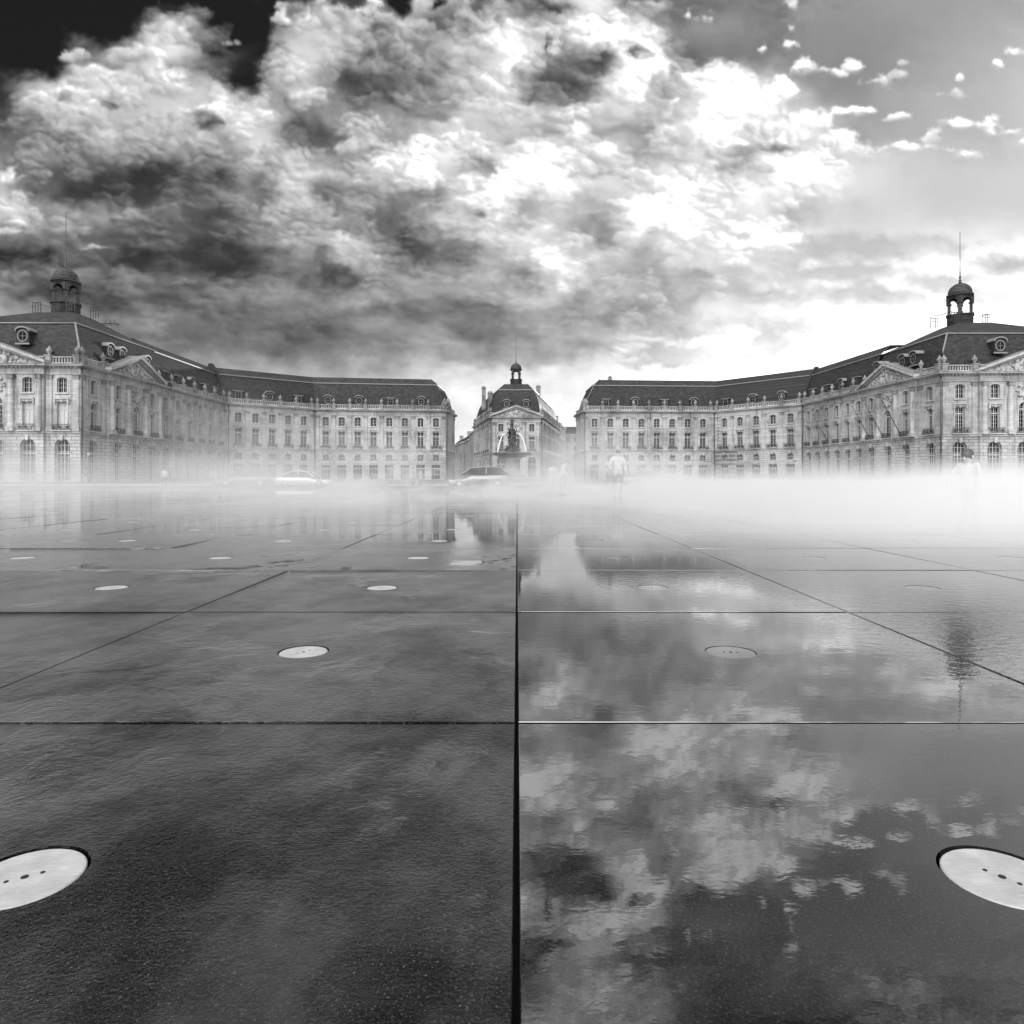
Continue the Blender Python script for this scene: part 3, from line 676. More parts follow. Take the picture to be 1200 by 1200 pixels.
def balcony_mesh(w):
    m = MB(); m.box(-w/2, w/2, -.42, -.004, 7.56, 7.72, M['carved'])
    m.box(-w/2+.03, w/2-.03, -.40, -.36, 8.55, 8.62, M['iron']); m.box(-w/2+.03, w/2-.03, -.39, -.37, 7.74, 7.79, M['iron'])
    n = int(w/.13)
    for k in range(n+1):
        x = -w/2+.05 + (w-.1)*k/n; m.box(x-.016, x+.016, -.392, -.368, 7.72, 8.55, M['iron'])
    for k in range(3):
        x = -w/2 + w*(k+.5)/3; m.lathe([(.05, -.02), (.2, 0), (.05, .02)], M['iron'], Matrix.Translation((x, -.38, 8.16)) @ Matrix.Rotation(PI/2, 4, 'X'), 8)
    return m.mesh('balcony')
BALC = {}
def pilaster_mesh(col=False):
    m = MB(); w = .42 if col else .40
    z0, z1 = HB+.42, 16.0
    if col:
        m.box(-.56, .56, -.66, .0, z0-.1, z0+.55, M['stone'])
        m.lathe([(.50, z0+.55), (.50, z0+.68), (.43, z0+.78), (.43, z0+3), (.37, z1-.75), (.37, z1-.7)], M['stone'], Matrix.Translation((0,-.16,0)), 16)
        y = -.58
    else:
        m.box(-.50, .50, -.24, 0, z0-.1, z0+.55, M['stone']); m.box(-w, w, -.17, 0, z0+.55, z1-.7, M['stone']); y = -.24
    m.box(-.46, .46, y, 0, z1-.72, z1-.16, M['sooty'])
    for s_ in (-1, 1):
        m.lathe([(.19, y-.07), (.19, .0)], M['sooty'], Matrix.Translation((s_*.42, 0, z1-.42)) @ Matrix.Rotation(-PI/2, 4, 'X') @ Matrix.Scale(-1, 4, (0,0,1)), 10)
    m.box(-.56, .56, y-.06, 0, z1-.16, z1-.01, M['sooty'])
    return m.mesh('column' if col else 'pilaster')
def urn_mesh():
    m = MB(); m.box(-.45, .45, -.45, .45, 0, 1.25, M['sooty']); m.box(-.52, .52, -.52, .52, 1.25, 1.4, M['sooty'])
    m.lathe([(.2, 1.4), (.14, 1.55), (.42, 1.95), (.46, 2.15), (.30, 2.3), (.34, 2.36), (.12, 2.55), (.05, 2.8)], M['sooty'], None, 10)
    return m.mesh('urn')
def dormer_mesh(oval):
    m = MB(); g = MB(); a = .95
    body = [(-a,0), (a,0), (a,1.9)] + ([(a*math.cos(PI*k/8), 1.9+.55*math.sin(PI*k/8)) for k in range(1,8)] if oval else []) + [(-a,1.9)]
    m.prism(body, -.35, 2.6, M['slate'])
    m.box(-a-.12, a+.12, -.5, -.352, -.1, .14, M['lead'])
    if oval:
        pts = [(.62*math.cos(2*PI*k/20), 1.2+.72*math.sin(2*PI*k/20)) for k in range(20)]; po = [(.82*math.cos(2*PI*k/20), 1.2+.93*math.sin(2*PI*k/20)) for k in range(20)]
        hood = [((a+.16)*math.cos(PI*k/10), 1.9+.72*math.sin(PI*k/10)) for k in range(11)]
        hood2 = [((a-.02)*math.cos(PI*k/10), 1.9+.50*math.sin(PI*k/10)) for k in range(11)]
        for k in range(10):
            m.prism([hood[k], hood[k+1], hood2[k+1], hood2[k]], -.6, 2.6, M['lead'])
    else:
        pts = [(-.55,.3),(.55,.3),(.55,1.65),(-.55,1.65)]; po = [(-.72,.15),(.72,.15),(.72,1.82),(-.72,1.82)]
        m.box(-a-.2, a+.2, -.62, 2.4, 1.9, 2.08, M['lead'])
    n = len(pts); m.add([(x,-.42,z) for x,z in po]+[(x,-.42,z) for x,z in pts]+[(x,-.354,z) for x,z in pts], [(i,(i+1)%n,(i+1)%n+n,i+n) for i in range(n)]+[(i+n,(i+1)%n+n,(i+1)%n+2*n,i+2*n) for i in range(n)], M['dormer'])
    g.add([(x,-.36,z) for x,z in pts], [tuple(range(n))], M['glass'])
    g.box(-.035, .035, -.40, -.364, .5, 1.85 if oval else 1.65, M['dormer']); g.box(-.5, .5, -.39, -.366, 1.15, 1.21, M['dormer'])
    return m.mesh('dormer'), g.mesh('pane')
PROTO = {}
def proto(k):
    if k not in PROTO:
        PROTO[k] = {'pilaster': pilaster_mesh, 'column': lambda: pilaster_mesh(True), 'urn': urn_mesh,
                    'oval': lambda: dormer_mesh(True), 'flat': lambda: dormer_mesh(False)}[k]()
    return PROTO[k]
def sweep(m, path, prof, mat, closed_prof=True, ends=True):
    """prof: (outward offset, z); path: plan polyline, outside on its right hand"""
    n = len(path); cols = []
    for i, p in enumerate(path):
        p = Vector(p)
        d0 = (p - Vector(path[i-1])).normalized() if i > 0 else None
        d1 = (Vector(path[i+1]) - p).normalized() if i < n-1 else None
        n0 = Vector((d0.y, -d0.x)) if d0 else None; n1 = Vector((d1.y, -d1.x)) if d1 else None
        if n0 is None: mi = n1
        elif n1 is None: mi = n0
        else:
            mi = (n0+n1)/ (1 + n0.dot(n1))
        cols.append([(p.x+mi.x*o, p.y+mi.y*o, z) for o, z in prof])
    k = len(prof); v = [q for c in cols for q in c]; f = []
    for i in range(n-1):
        for j in range(k if closed_prof else k-1):
            a = i*k+j; b = i*k+(j+1) % k; f.append((a, a+k, b+k, b))
    if closed_prof and ends: f += [tuple(range(k)), tuple((n-1)*k+j for j in range(k-1,-1,-1))]
    m.add(v, f, mat)
ENT = [(-.3,16.0),(.10,16.0),(.10,16.28),(.14,16.28),(.14,16.55),(.18,16.55),(.18,16.62),(.12,16.62),(.12,17.0),(.22,17.02),(.30,17.12),(.72,17.18),(.76,17.38),(.86,17.5),(-.3,17.5)]
BAND = [(-.2,HB),(.12,HB),(.16,HB+.08),(.16,HB+.30),(.06,HB+.36),(-.2,HB+.36)]
class Seg:
    def __init__(s, p, q):
        s.p, s.q = Vector(p), Vector(q); s.L = (s.q-s.p).length; d = (s.q-s.p)/s.L; s.d = d; s.a = math.atan2(d.y, d.x)
        s.F = Matrix.Translation((s.p.x, s.p.y, 0)) @ Matrix.Rotation(s.a, 4, 'Z')
    def at(s, u, o=0.0, z=0.0):     # o: outward
        n = Vector((s.d.y, -s.d.x)); q = s.p + s.d*u + n*o; return (q.x, q.y, z)
def hood(m, F, uc, w, z, big):
    m.box(uc-w/2-.32, uc+w/2+.32, -.34, -.002, z+.42, z+.60, M['carved'], F)
    m.box(uc-w/2-.22, uc+w/2+.22, -.14, -.002, z+.08, z+.42, M['carved'], F)
    for s_ in (-1, 1):
        m.box(uc+s_*(w/2+.24)-.11, uc+s_*(w/2+.24)+.11, -.28, -.003, z-.25, z+.42, M['carved'], F)
        m.box(uc+s_*(w/2+.11)-.09, uc+s_*(w/2+.11)+.09, -.07, -.004, 8.0, z+.08, M['carved'], F)
    if big: m.box(uc-.2, uc+.2, -.22, -.001, z-.02, z+.42, M['carved'], F)
def keystone(m, F, uc, z):
    m.prism([(uc-.17,z-.35),(uc+.17,z-.35),(uc+.26,z+.42),(uc-.26,z+.42)], -.26, -.002, M['carved'], F)
def surround(m, F, uc, w, z0, zs, zc):
    a = w/2; ring = [(uc+a, z0)] + [(uc+x, z) for x, z in arc(-a, a, zs, zc, 10)] + [(uc-a, z0)]
    b = a+.2; ro = [(uc+b, z0)] + [(uc+x, z) for x, z in arc(-b, b, zs, zc+.2, 10)] + [(uc-b, z0)]
    n = len(ring)
    m.add([(x,-.07,z) for x,z in ro]+[(x,-.07,z) for x,z in ring]+[(x,-.001,z) for x,z in ro], [(i,i+1,i+1+n,i+n) for i in range(n-1)]+[(i+1,i,i+2*n,i+1+2*n) for i in range(n-1)], M['carved'], F)
    m.box(uc-b-.08, uc+b+.08, -.16, -.001, z0-.22, z0-.002, M['carved'], F)

def wing(name, label, path, segs, pediments, dormers, roof_fn, lantern_at, chimneys, pipes, shut, flag=None):
    """path: plan polyline; segs: dict edge index -> list of (uc, half width, style); everything of one palace wing"""
    root = empty(name, (path[len(path)//2][0], path[len(path)//2][1], 0)); tag(root, label, 'building')
    o = Vector(root.location)
    def sub(mb, nm, par=None):
        ob = mb.build(nm, root if par is None else par); 
        if par is None: ob.location = -o
        return ob
    def lo(p): return (p[0]-o.x, p[1]-o.y, p[2]-o.z)
    wall = MB(); nwin = 0
    for e in range(len(path)-1):
        s = Seg(path[e], path[e+1]); bays = segs.get(e, [])
        if not bays:
            wall.add([(0,0,0),(s.L,0,0),(s.L,0,HB),(0,0,HB)], [(0,1,2,3)], M['rustic'], s.F)
            wall.add([(0,0,HB),(s.L,0,HB),(s.L,0,16.05),(0,0,16.05)], [(0,1,2,3)], M['stone'], s.F); continue
        edges = [0.0] + [(bays[k][0]+bays[k][1] + bays[k+1][0]-bays[k+1][1])/2 for k in range(len(bays)-1)] + [s.L]
        for k, (uc, hw, st) in enumerate(bays):
            U0, U1 = edges[k], edges[k+1]
            top = 'noble' if st == 'noble' else 'tall'
            if st in ('shop',):
                opening(wall, s.F, M['rustic'], U0, U1, 0, 4.3, uc-1.1, uc+1.1, .1, 3.8, 3.8, .45)
                opening(wall, s.F, M['rustic'], U0, U1, 4.3, HB, uc-.75, uc+.75, 4.75, 5.75, 6.4, .4)
                put_window('shop', root, lo(s.at(uc, -.43, .1)), s.a, 'shopfront'); put_window('lunette', root, lo(s.at(uc, -.38, 4.75)), s.a)
                # blind arch round lunette and shop
                a1, a2 = 1.25, 1.45
                r1 = [(uc+x, z) for x, z in arc(-a1, a1, 5.3, 6.65, 12)]; r2 = [(uc+x, z) for x, z in arc(-a2, a2, 5.3, 6.88, 12)]
                n = len(r1); wall.add([(x,-.06,z) for x,z in r2]+[(x,-.06,z) for x,z in r1]+[(x,-.001,z) for x,z in r2]+[(x,-.001,z) for x,z in r1], [(i,i+1,i+1+n,i+n) for i in range(n-1)]+[(i+1,i,i+2*n,i+1+2*n) for i in range(n-1)]+[(i+n,i+1+n,i+1+3*n,i+3*n) for i in range(n-1)], M['carved'], s.F)
                wall.box(uc-1.3, uc+1.3, -.12, -.002, 4.15, 4.4, M['carved'], s.F)
            else:
                opening(wall, s.F, M['rustic'], U0, U1, 0, HB, uc-1.15, uc+1.15, .1, 5.35, 6.45, .6, 14)
                put_window('arch', root, lo(s.at(uc, -.57, .1)), s.a)
            keystone(wall, s.F, uc, 6.55)
            if top == 'noble': opening(wall, s.F, M['stone'], U0, U1, HB, 13.0, uc-1.0, uc+1.0, 8.0, 11.7, 12.7, .4, 14)
            else: opening(wall, s.F, M['stone'], U0, U1, HB, 12.9, uc-.75, uc+.75, 8.0, 11.9, 11.9, .35)
            zz = 13.0 if top == 'noble' else 12.9
            if top == 'noble':      # a round clock panel in place of the upper window
                wall.add([(U0,0,zz),(U1,0,zz),(U1,0,16.05),(U0,0,16.05)], [(0,1,2,3)], M['stone'], s.F)
                surround(wall, s.F, uc, 2.0, 8.0, 11.7, 12.7)
                cm = MB(); Rm = s.F @ Matrix.Translation((uc, 0, 14.45)) @ Matrix.Rotation(PI/2, 4, 'X')
                cm.lathe([(.98, .0), (1.0, .12), (.82, .14), (.80, .08)], M['carved'], Rm, 20)
                for k2 in range(12):
                    a = 2*PI*k2/12; cm.box(-.02, .02, .58, .74, .085, .10, M['iron'], Rm @ Matrix.Rotation(a, 4, 'Z'))
                cm.box(-.025, .025, -.1, .42, .088, .105, M['iron'], Rm @ Matrix.Rotation(-.9, 4, 'Z')); cm.box(-.02, .02, -.1, .62, .09, .11, M['iron'], Rm @ Matrix.Rotation(1.1, 4, 'Z'))
                for k2 in range(9):
                    a = PI*.05+PI*1.9*k2/8; cm.blob((1.25*math.cos(a), 1.1*math.sin(a), .1), (.28,.24,.16), M['carved'], Rm, 6, .2, random)
                sub(cm, 'clock')
            else:
                opening(wall, s.F, M['stone'], U0, U1, zz, 16.05, uc-.75, uc+.75, 13.3, 15.2, 15.55, .32)
                surround(wall, s.F, uc, 1.5, 13.3, 15.2, 15.55)
                put_window('small', root, lo(s.at(uc, -.30, 13.3)), s.a); nwin += 1
                hood(wall, s.F, uc, 1.5, 11.9, True)
            kind = 'tall_shut' if (e, k) in shut else top
            put_window(kind, root, lo(s.at(uc, -.34, 8.0)), s.a, 'window', 'window closed by pale shutters' if (e, k) in shut else None)
            bw = round(min(2.9, (U1-U0) - 1.35), 1)
            if bw not in BALC: BALC[bw] = balcony_mesh(bw)
            link('balcony', BALC[bw], root, lo(s.at(uc, 0.0, 0)), s.a)
        col = bays[0][2] in ('ped', 'noble')
        for k, u in enumerate(edges):
            if k == 0: u += .6
            if k == len(edges)-1: u -= .6
            link('column' if col else 'pilaster', proto('column' if col else 'pilaster'), root, lo(s.at(u, 0, 0)), s.a)
    # back and ends, so that the wing is closed
    w_ob = sub(wall, 'wall')
    c = MB(); sweep(c, path, ENT, M['stone'])
    for e in range(len(path)-1):                       # dentils
        s = Seg(path[e], path[e+1])
        if s.L < 2: continue
        for k in range(int(s.L/.62)): c.box(k*.62+.2, k*.62+.5, -.46, -.05, 16.98, 17.165, M['stone'], s.F)
    sub(c, 'cornice')
    c = MB(); sweep(c, path, BAND, M['carved']); sub(c, 'band_course')
    bl = MB(); sweep(bl, path, [(-.35,17.5),(.12,17.5),(.12,17.78),(-.35,17.78)], M['carved']); sweep(bl, path, [(-.3,18.5),(.1,18.5),(.14,18.66),(-.34,18.66)], M['carved'])
    for e in range(len(path)-1):
        s = Seg(path[e], path[e+1])
        if s.L < 2: continue
        n = int(s.L/.42)
        for k in range(n): 
            u = (k+.5)*s.L/n; bl.box(u-.09, u+.09, .02, .2, 17.78, 18.5, M['carved'], s.F)
    sub(bl, 'balustrade')
    for e, bays in segs.items():
        s = Seg(path[e], path[e+1])
        ped = any(b[2] in ('ped', 'noble') for b in bays)
        us = [bays[0][0]-bays[0][1]] + [b[0]+b[1] for b in bays]
        if ped: continue
        for u in us: link('urn', proto('urn'), root, lo(s.at(min(max(u, .5), s.L-.5), -.1, 17.5)), s.a)
    # pediments
    for e in pediments:
        s = Seg(path[e], path[e+1]); pm = MB(); L = s.L; rise = L*.205; x0, x1, xc = -.75, L+.75, L/2
        pm.prism([(0,17.5),(L,17.5),(xc,17.5+rise-.2)], -.05, .3, M['stone'], s.F)
        th = math.atan2(rise, xc-x0)
        for sg in (1, -1):
            e0 = x0 if sg == 1 else x1
            pm.prism([(e0,17.5),(e0,17.95),(xc,17.95+rise),(xc,17.5+rise)], -.92, .5, M['stone'], s.F)
            pm.prism([(e0+sg*.6,17.52),(e0+sg*.6,17.58),(xc,17.49+rise),(xc,17.1+rise)], -.5, .49, M['carved'], s.F)
            pm.prism([(e0,17.96),(e0,18.02),(xc,18.02+rise),(xc,17.96+rise)], -.95, 4.2, M['lead'], s.F)
            pm.prism([(e0+sg*.7,17.56),(e0+sg*.7,17.9),(xc,17.9+rise),(xc,17.56+rise)], .52, 4.1, M['slate'], s.F)
        po = sub(pm, 'pediment'); rl = MB(); rr = random.Random(e+len(path))
        for k in range(64):
            u = rr.uniform(.12, .88)*L; hmax = rise*(1-abs(u-xc)/(L/2)) - .75
            if hmax < .25: continue
            z = 17.6 + rr.random()*hmax; r_ = rr.uniform(.14, .38)
            rl.blob((u, -.14, z+.1), (r_, .22, r_*rr.uniform(.7,1.5)), M['carved'], s.F, 7, .25, rr)
        for k in (-1, 0, 1):          # seated figures and a shield
            rl.blob((xc+k*1.5, -.2, 18.2+(.5 if k == 0 else 0)), (.4,.28,.75), M['carved'], s.F, 8, .1, rr); rl.blob((xc+k*1.5, -.3, 19.05+(.62 if k == 0 else 0)), (.2,.2,.24), M['carved'], s.F, 8)
        ro = rl.build('relief', po)
    roof_fn(root, sub)
    for (pt, a, kind, z) in dormers:
        d, g = proto(kind); ob = link('dormer', d, root, lo((pt[0], pt[1], z)), a); link('pane', g, ob)
    for (x, y, z0, z1, w_, d_) in chimneys:
        cm = MB(); cm.box(x-w_/2, x+w_/2, y-d_/2, y+d_/2, z0, z1-.25, M['street_stone']); cm.box(x-w_/2-.12, x+w_/2+.12, y-d_/2-.12, y+d_/2+.12, z1-.25, z1, M['street_stone'])
        for k in range(3): cm.lathe([(.16, z1), (.13, z1+.5)], M['pipe'], Matrix.Translation((x+(k-1)*w_*.3, y, 0)), 8)
        sub(cm, 'chimney')
    for (x, y) in pipes:
        pm = MB(); pm.tube([(x, y, .0), (x, y, 17.1)], .13, M['pipe'], 8)
        for z in (3, 7.7, 11, 14): pm.lathe([(.19, z), (.19, z+.1)], M['pipe'], Matrix.Translation((x,y,0)), 8)
        pm.lathe([(.13, 16.6), (.3, 16.95), (.3, 17.12)], M['pipe'], Matrix.Translation((x,y,0)), 8); sub(pm, 'downpipe')
    if lantern_at: lantern(root, lo, *lantern_at)
    return root, lo, sub
def lantern(root, lo, x, y, z, s=1.0, turn=0.0, rail=True):
    """open belfry: base, four piers with arches, dome, finial and rod"""
    T = Matrix.Rotation(turn, 4, 'Z') @ Matrix.Scale(s, 4)
    b = MB(); b.lathe([(2.25,-.9), (2.25,.75), (2.4,.8), (2.4,.98)], M['slate'], T, 8, False)
    base = b.build('lantern', root, lo((x, y, z)))
    def part(nm, mb): return mb.build(nm, base)
    R0 = 1.72
    for k in range(4):
        p = MB(); a = PI/4 + k*PI/2; Tk = T @ Matrix.Rotation(a, 4, 'Z') @ Matrix.Translation((R0, 0, 0))
        p.box(-.25, .25, -.34, .34, .99, 3.9, M['belfry'], Tk); p.box(-.4, .4, -.5, .5, 3.0, 3.16, M['belfry'], Tk); p.box(-.4, .42, -.5, .5, .985, 1.3, M['belfry'], Tk)
        part('pier', p)
    ar = MB()
    for k in range(4):
        Tk = T @ Matrix.Rotation(k*PI/2, 4, 'Z') @ Matrix.Translation((0, -1.45, 0)); w = 1.62; zs = 3.15
        ap = arc(-1.02, 1.02, zs, zs+.9, 12)
        for (u1, z1), (u2, z2) in zip(ap[:-1], ap[1:]): ar.prism([(u2,z2),(u1,z1),(u1,4.3),(u2,4.3)], -.18, .22, M['belfry'], Tk)
        for sg in (-1, 1): ar.box(sg*1.24-.22, sg*1.24+.22, -.18, .22, zs, 4.3, M['belfry'], Tk)
    ar.lathe([(1.95,4.25), (2.0,4.45), (2.35,4.55), (2.35,4.72), (1.95,4.8)], M['belfry'], T, 8, False)
    part('arcade', ar)
    d = MB(); d.lathe([(2.05,4.8)] + [(2.0*math.cos(t), 4.95+2.0*math.sin(t)) for t in [PI/2*k/9 for k in range(9)]] + [(.3,6.98)], M['slate_dome'], T, 16)
    part('dome', d)
    f = MB(); f.lathe([(.34,6.95), (.20,7.2), (.3,7.45), (.12,7.7), (.22,8.1), (.10,8.35), (.10,8.9), (.06,9.6), (.05,16.5)], M['iron'], T, 8); part('finial', f)
    if rail:
        for sg in (-1, 1):
            r = MB(); xa, xb = sorted((sg*2.5, sg*4.2))
            for yy in (-2.4, 2.4):
                r.box(xa, xb, yy-.05, yy+.05, .78, .88, M['iron'], T); r.box(xa, xb, yy-.04, yy+.04, .2, .27, M['iron'], T)
                for kk in range(4): xx = xa+.05+(xb-xa-.1)*kk/3; r.box(xx-.04, xx+.04, yy-.045, yy+.045, -1.0, .78, M['iron'], T)
            r.box(sg*4.2-.05, sg*4.2+.05, -2.4, 2.4, .885, .96, M['iron'], T)
            part('railing', r)
M['dormer'] = simple('dormer_wood', .12, .6)
M['slate_dome'] = slate('dome_slate', .035)
def bays_even(u0, u1, n, st):
    p = (u1-u0)/n; return [(u0+p*(k+.5), p/2, st) for k in range(n)]
MANS = [(-.35,17.55),(-.75,19.2),(-1.35,21.2),(-2.8,24.2)]
def hip_roof(m, x0, x1, y0, y1, top, ix0, ix1, iy0, iy1):
    """pavilion roof: steep curved slopes below, low pyramid above"""
    def ring(o, z): return [(x0+o,y0+o,z),(x1-o,y0+o,z),(x1-o,y1-o,z),(x0+o,y1-o,z)]
    rg = [ring(-a, z) for a, z in MANS] + [[(ix0,iy0,top),(ix1,iy0,top),(ix1,iy1,top),(ix0,iy1,top)]]
    v = [q for r_ in rg for q in r_]; f = [(i*4+k, i*4+(k+1) % 4, i*4+4+(k+1) % 4, i*4+4+k) for i in range(len(rg)-1) for k in range(4)]
    f.append(tuple((len(rg)-1)*4+k for k in range(4))); m.add(v, f, M['slate'])
    o = 2.8; 
    for (a, b) in (((x0+o-.1,y0+o-.1),(x1-o+.1,y0+o-.1)), ((x1-o+.1,y0+o-.1),(x1-o+.1,y1-o+.1)), ((x0+o-.1,y1-o),(x0+o-.1,y0+o-.1))):
        m.tube([(a[0],a[1],24.2),(b[0],b[1],24.2)], .13, M['lead'], 6)
def hip_line(m, pts, r=.1): m.tube(pts, r, M['lead'], 6)

# ---- left wing
AL = [(-92.0,101.5), (-84.1,101.5), (-84.1,101.0), (-70.1,101.0), (-70.1,101.5), (-64.9,101.5), (-65.0,107.8), (-64.5,107.8), (-64.7,123.8), (-65.2,123.8), (-65.8,154.0), (-49.6,167.6), (-17.8,172.0), (-17.0,186.0)]
SL = {0: bays_even(1.2,7.9,1,'arch'), 2: [(2.33,2.33,'ped'),(7.0,2.33,'noble'),(11.67,2.33,'ped')], 4: [(2.45,2.45,'arch')], 5: [(3.1,3.0,'arch')],
      7: [(2.67,2.67,'ped'),(8.0,2.67,'noble'),(13.33,2.67,'ped')], 9: bays_even(.6,29.4,6,'arch'), 10: bays_even(.9,20.3,5,'shop'), 11: bays_even(.6,31.4,8,'shop')}
def dorm(path, e, us, kinds, o=-.9, z=18.5):
    s = Seg(path[e], path[e+1]); return [(s.at(u, o)[:2], s.a, kinds[i % len(kinds)], z) for i, u in enumerate(us)]
DL = dorm(AL, 2, [3.6, 10.4], ['oval'], -1.1, 20.6) + dorm(AL, 7, [2.2, 5.6, 13.5], ['oval'], -1.4, 19.8) + dorm(AL, 9, [4, 9.4, 15, 21, 26.5], ['flat','flat','oval']) + dorm(AL, 10, [3, 10.2, 17.2], ['flat','oval','flat']) + dorm(AL, 11, [3.0, 10.5, 18.2, 25.8], ['oval','oval','flat','oval'])
def wing_roof(path, i0, first):
    def fn(root, sub, pv, ribs, lant):
        m = MB(); base = [first] + path[i0:]
        prof = MANS + [(-4.6,25.9), (-12.0,26.0)]
        sweep(m, base, prof, M['slate'], False)
        sweep(m, base, [(-2.78,24.16),(-2.62,24.12),(-2.62,24.34),(-2.85,24.36)], M['lead'])
        hip_roof(m, *pv)
        sub(m, 'roof')
    return fn
def left_roof(root, sub):
    m = MB(); base = [(-65.2,124.0), (-65.8,154.0), (-49.6,167.6), (-17.8,172.0), (-17.0,186.0)]
    sweep(m, base, MANS + [(-4.5,25.9), (-7.6,26.0)], M['slate'], False)
    sweep(m, base, [(-2.74,24.1),(-2.6,24.1),(-2.6,24.34),(-2.85,24.38)], M['lead'])
    hip_roof(m, -92.4, -64.6, 101.3, 129.5, 27.9, -79.0, -73.0, 112.5, 117.5)
    hip_line(m, [(-17.8-.35,172.4,17.6),(-18.6,172.75,19.2),(-19.2,173.3,21.2),(-20.7,174.8,24.2),(-22.5,176.4,25.95)])
    hip_line(m, [(-64.8,101.7,17.7),(-65.4,102.1,19.3),(-66,102.7,21.2),(-67.4,104.1,24.3)], .14)
    sub(m, 'roof')
    w = MB(); s = Seg((-65.8,154.0), (-74,158))
    w.prism([(.1,17.5),(.2,18.9),(.75,20.2),(1.3,22.0),(2.7,24.9),(4.4,26.7),(5.2,26.6),(5.2,17.5)], -.4, .4, M['slate'], s.F); sub(w, 'party_wall')
LW, lo_l, sub_l = wing('palace_wing', 'long pale stone palace wing with slate mansard roof, left of the fountain', AL, SL, [2, 7], DL, left_roof, (-76.0,115.0,28.9,1.0,R(-12)), [(-72.5,121.5,24.5,28.2,2.6,1.4)],
     [(-64.6,101.3),(-65.2,154.3),(-49.5,167.1),(-17.7,171.7)], {(4,0),(2,2)})
# ---- right wing
AR = [(16.2,187.5), (16.8,172.0), (50.2,174.0), (65.4,156.0), (66.6,130.4), (66.1,130.4), (66.9,114.6), (67.4,114.6), (67.7,109.0), (73.6,109.0), (73.6,108.5), (87.8,108.5), (87.8,109.0), (96.0,109.0)]
SR = {1: bays_even(.8,32.6,8,'shop'), 2: bays_even(.8,22.6,5,'shop'), 3: bays_even(.4,25.2,6,'arch'), 5: [(2.7,2.6,'ped'),(7.9,2.6,'noble'),(13.1,2.6,'ped')], 7: [(2.9,2.5,'arch')],
      8: [(3.0,2.7,'arch')], 10: [(2.37,2.37,'ped'),(7.1,2.37,'noble'),(11.83,2.37,'ped')], 12: bays_even(.3,7.0,1,'arch')}
DR = dorm(AR, 1, [5.8, 13.2, 20.8, 28.4], ['flat','oval','flat','oval']) + dorm(AR, 2, [3, 10.5, 18], ['flat','oval','oval']) + dorm(AR, 3, [3, 9.5, 15.5, 21], ['flat','flat','oval']) + dorm(AR, 5, [2.8, 10.5, 13.6], ['oval'], -1.4, 19.8) + dorm(AR, 10, [3.7, 10.6], ['oval'], -1.1, 20.6)
def right_roof(root, sub):
    m = MB(); base = [(16.2,187.5), (16.8,172.0), (50.2,174.0), (65.4,156.0), (66.7,130.0)]
    sweep(m, base, MANS + [(-4.5,25.9), (-7.6,26.0)], M['slate'], False)
    sweep(m, base, [(-2.74,24.1),(-2.6,24.1),(-2.6,24.34),(-2.85,24.38)], M['lead'])
    hip_roof(m, 67.4, 96.4, 108.8, 136.0, 27.9, 77.5, 83.5, 120.0, 125.0)
    hip_line(m, [(17.15,172.4,17.6),(17.6,172.75,19.2),(18.2,173.3,21.2),(19.6,174.8,24.2),(21.3,176.4,25.95)])
    hip_line(m, [(67.6,109.2,17.7),(68.1,109.6,19.3),(68.8,110.2,21.2),(70.3,111.6,24.3)], .14)
    sub(m, 'roof')
    w = MB(); s = Seg((65.4,156.0), (73,160.5))
    w.prism([(.1,17.5),(.2,18.7),(.75,19.8),(1.3,21.6),(2.7,24.5),(4.4,26.3),(5.2,26.2),(5.2,17.5)], -.3, .3, M['slate'], s.F); sub(w, 'party_wall')
RW, lo_r, sub_r = wing('palace_wing', 'long pale stone palace wing with bare flagpoles on its balconies, right of the fountain', AR, SR, [5, 10], DR, right_roof, (79.8,123.0,28.9,.97,R(12)), [(24.5,180,25,26.8,.9,.9)],
     [(17.0,171.7),(50.2,173.6),(65.0,155.6),(67.5,108.7)], set())
def flagpole(s, u, par, lo):
    m = MB(); F = s.F @ Matrix.Translation((u, -.45, 8.3)); m.tube([(0,0,0),(0,-3.2,5.6)], [.075,.05], M['iron'], 8, F); m.blob((0,-3.22,5.66), .12, M['iron'], F)
    o = m.build('flagpole', par); o.location = lo((0,0,0)); return o
s5, s3, s10 = Seg(AR[5], AR[6]), Seg(AR[3], AR[4]), Seg(AR[10], AR[11])
for u in (2.7, 7.0, 12.2): flagpole(s5, u, RW, lo_r)
for u in (12.0,): flagpole(s3, u, RW, lo_r)
flagpole(s10, 7.1, RW, lo_r)
def trophy(sub, x, y, z, seed):
    m = MB(); rr = random.Random(seed)
    for k in range(26):
        h = rr.random(); r_ = .22 + .3*rr.random()
        m.blob((x+rr.uniform(-.8,.8)*(1.1-h), y+rr.uniform(-.6,.6), z+h*2.3), (r_, r_, r_*rr.uniform(.8,1.7)), M['street_stone'], None, 7, .25, rr)
    m.tube([(x,y,z+1),(x+rr.uniform(-.8,.8),y,z+3.0)], .07, M['street_stone'], 6); sub(m, 'trophy')
trophy(sub_l, -18.3, 172.6, 17.9, 1); trophy(sub_l, -17.6, 174.6, 17.9, 2); trophy(sub_r, 17.3, 172.6, 17.9, 3); trophy(sub_r, 16.9, 174.6, 17.9, 4)

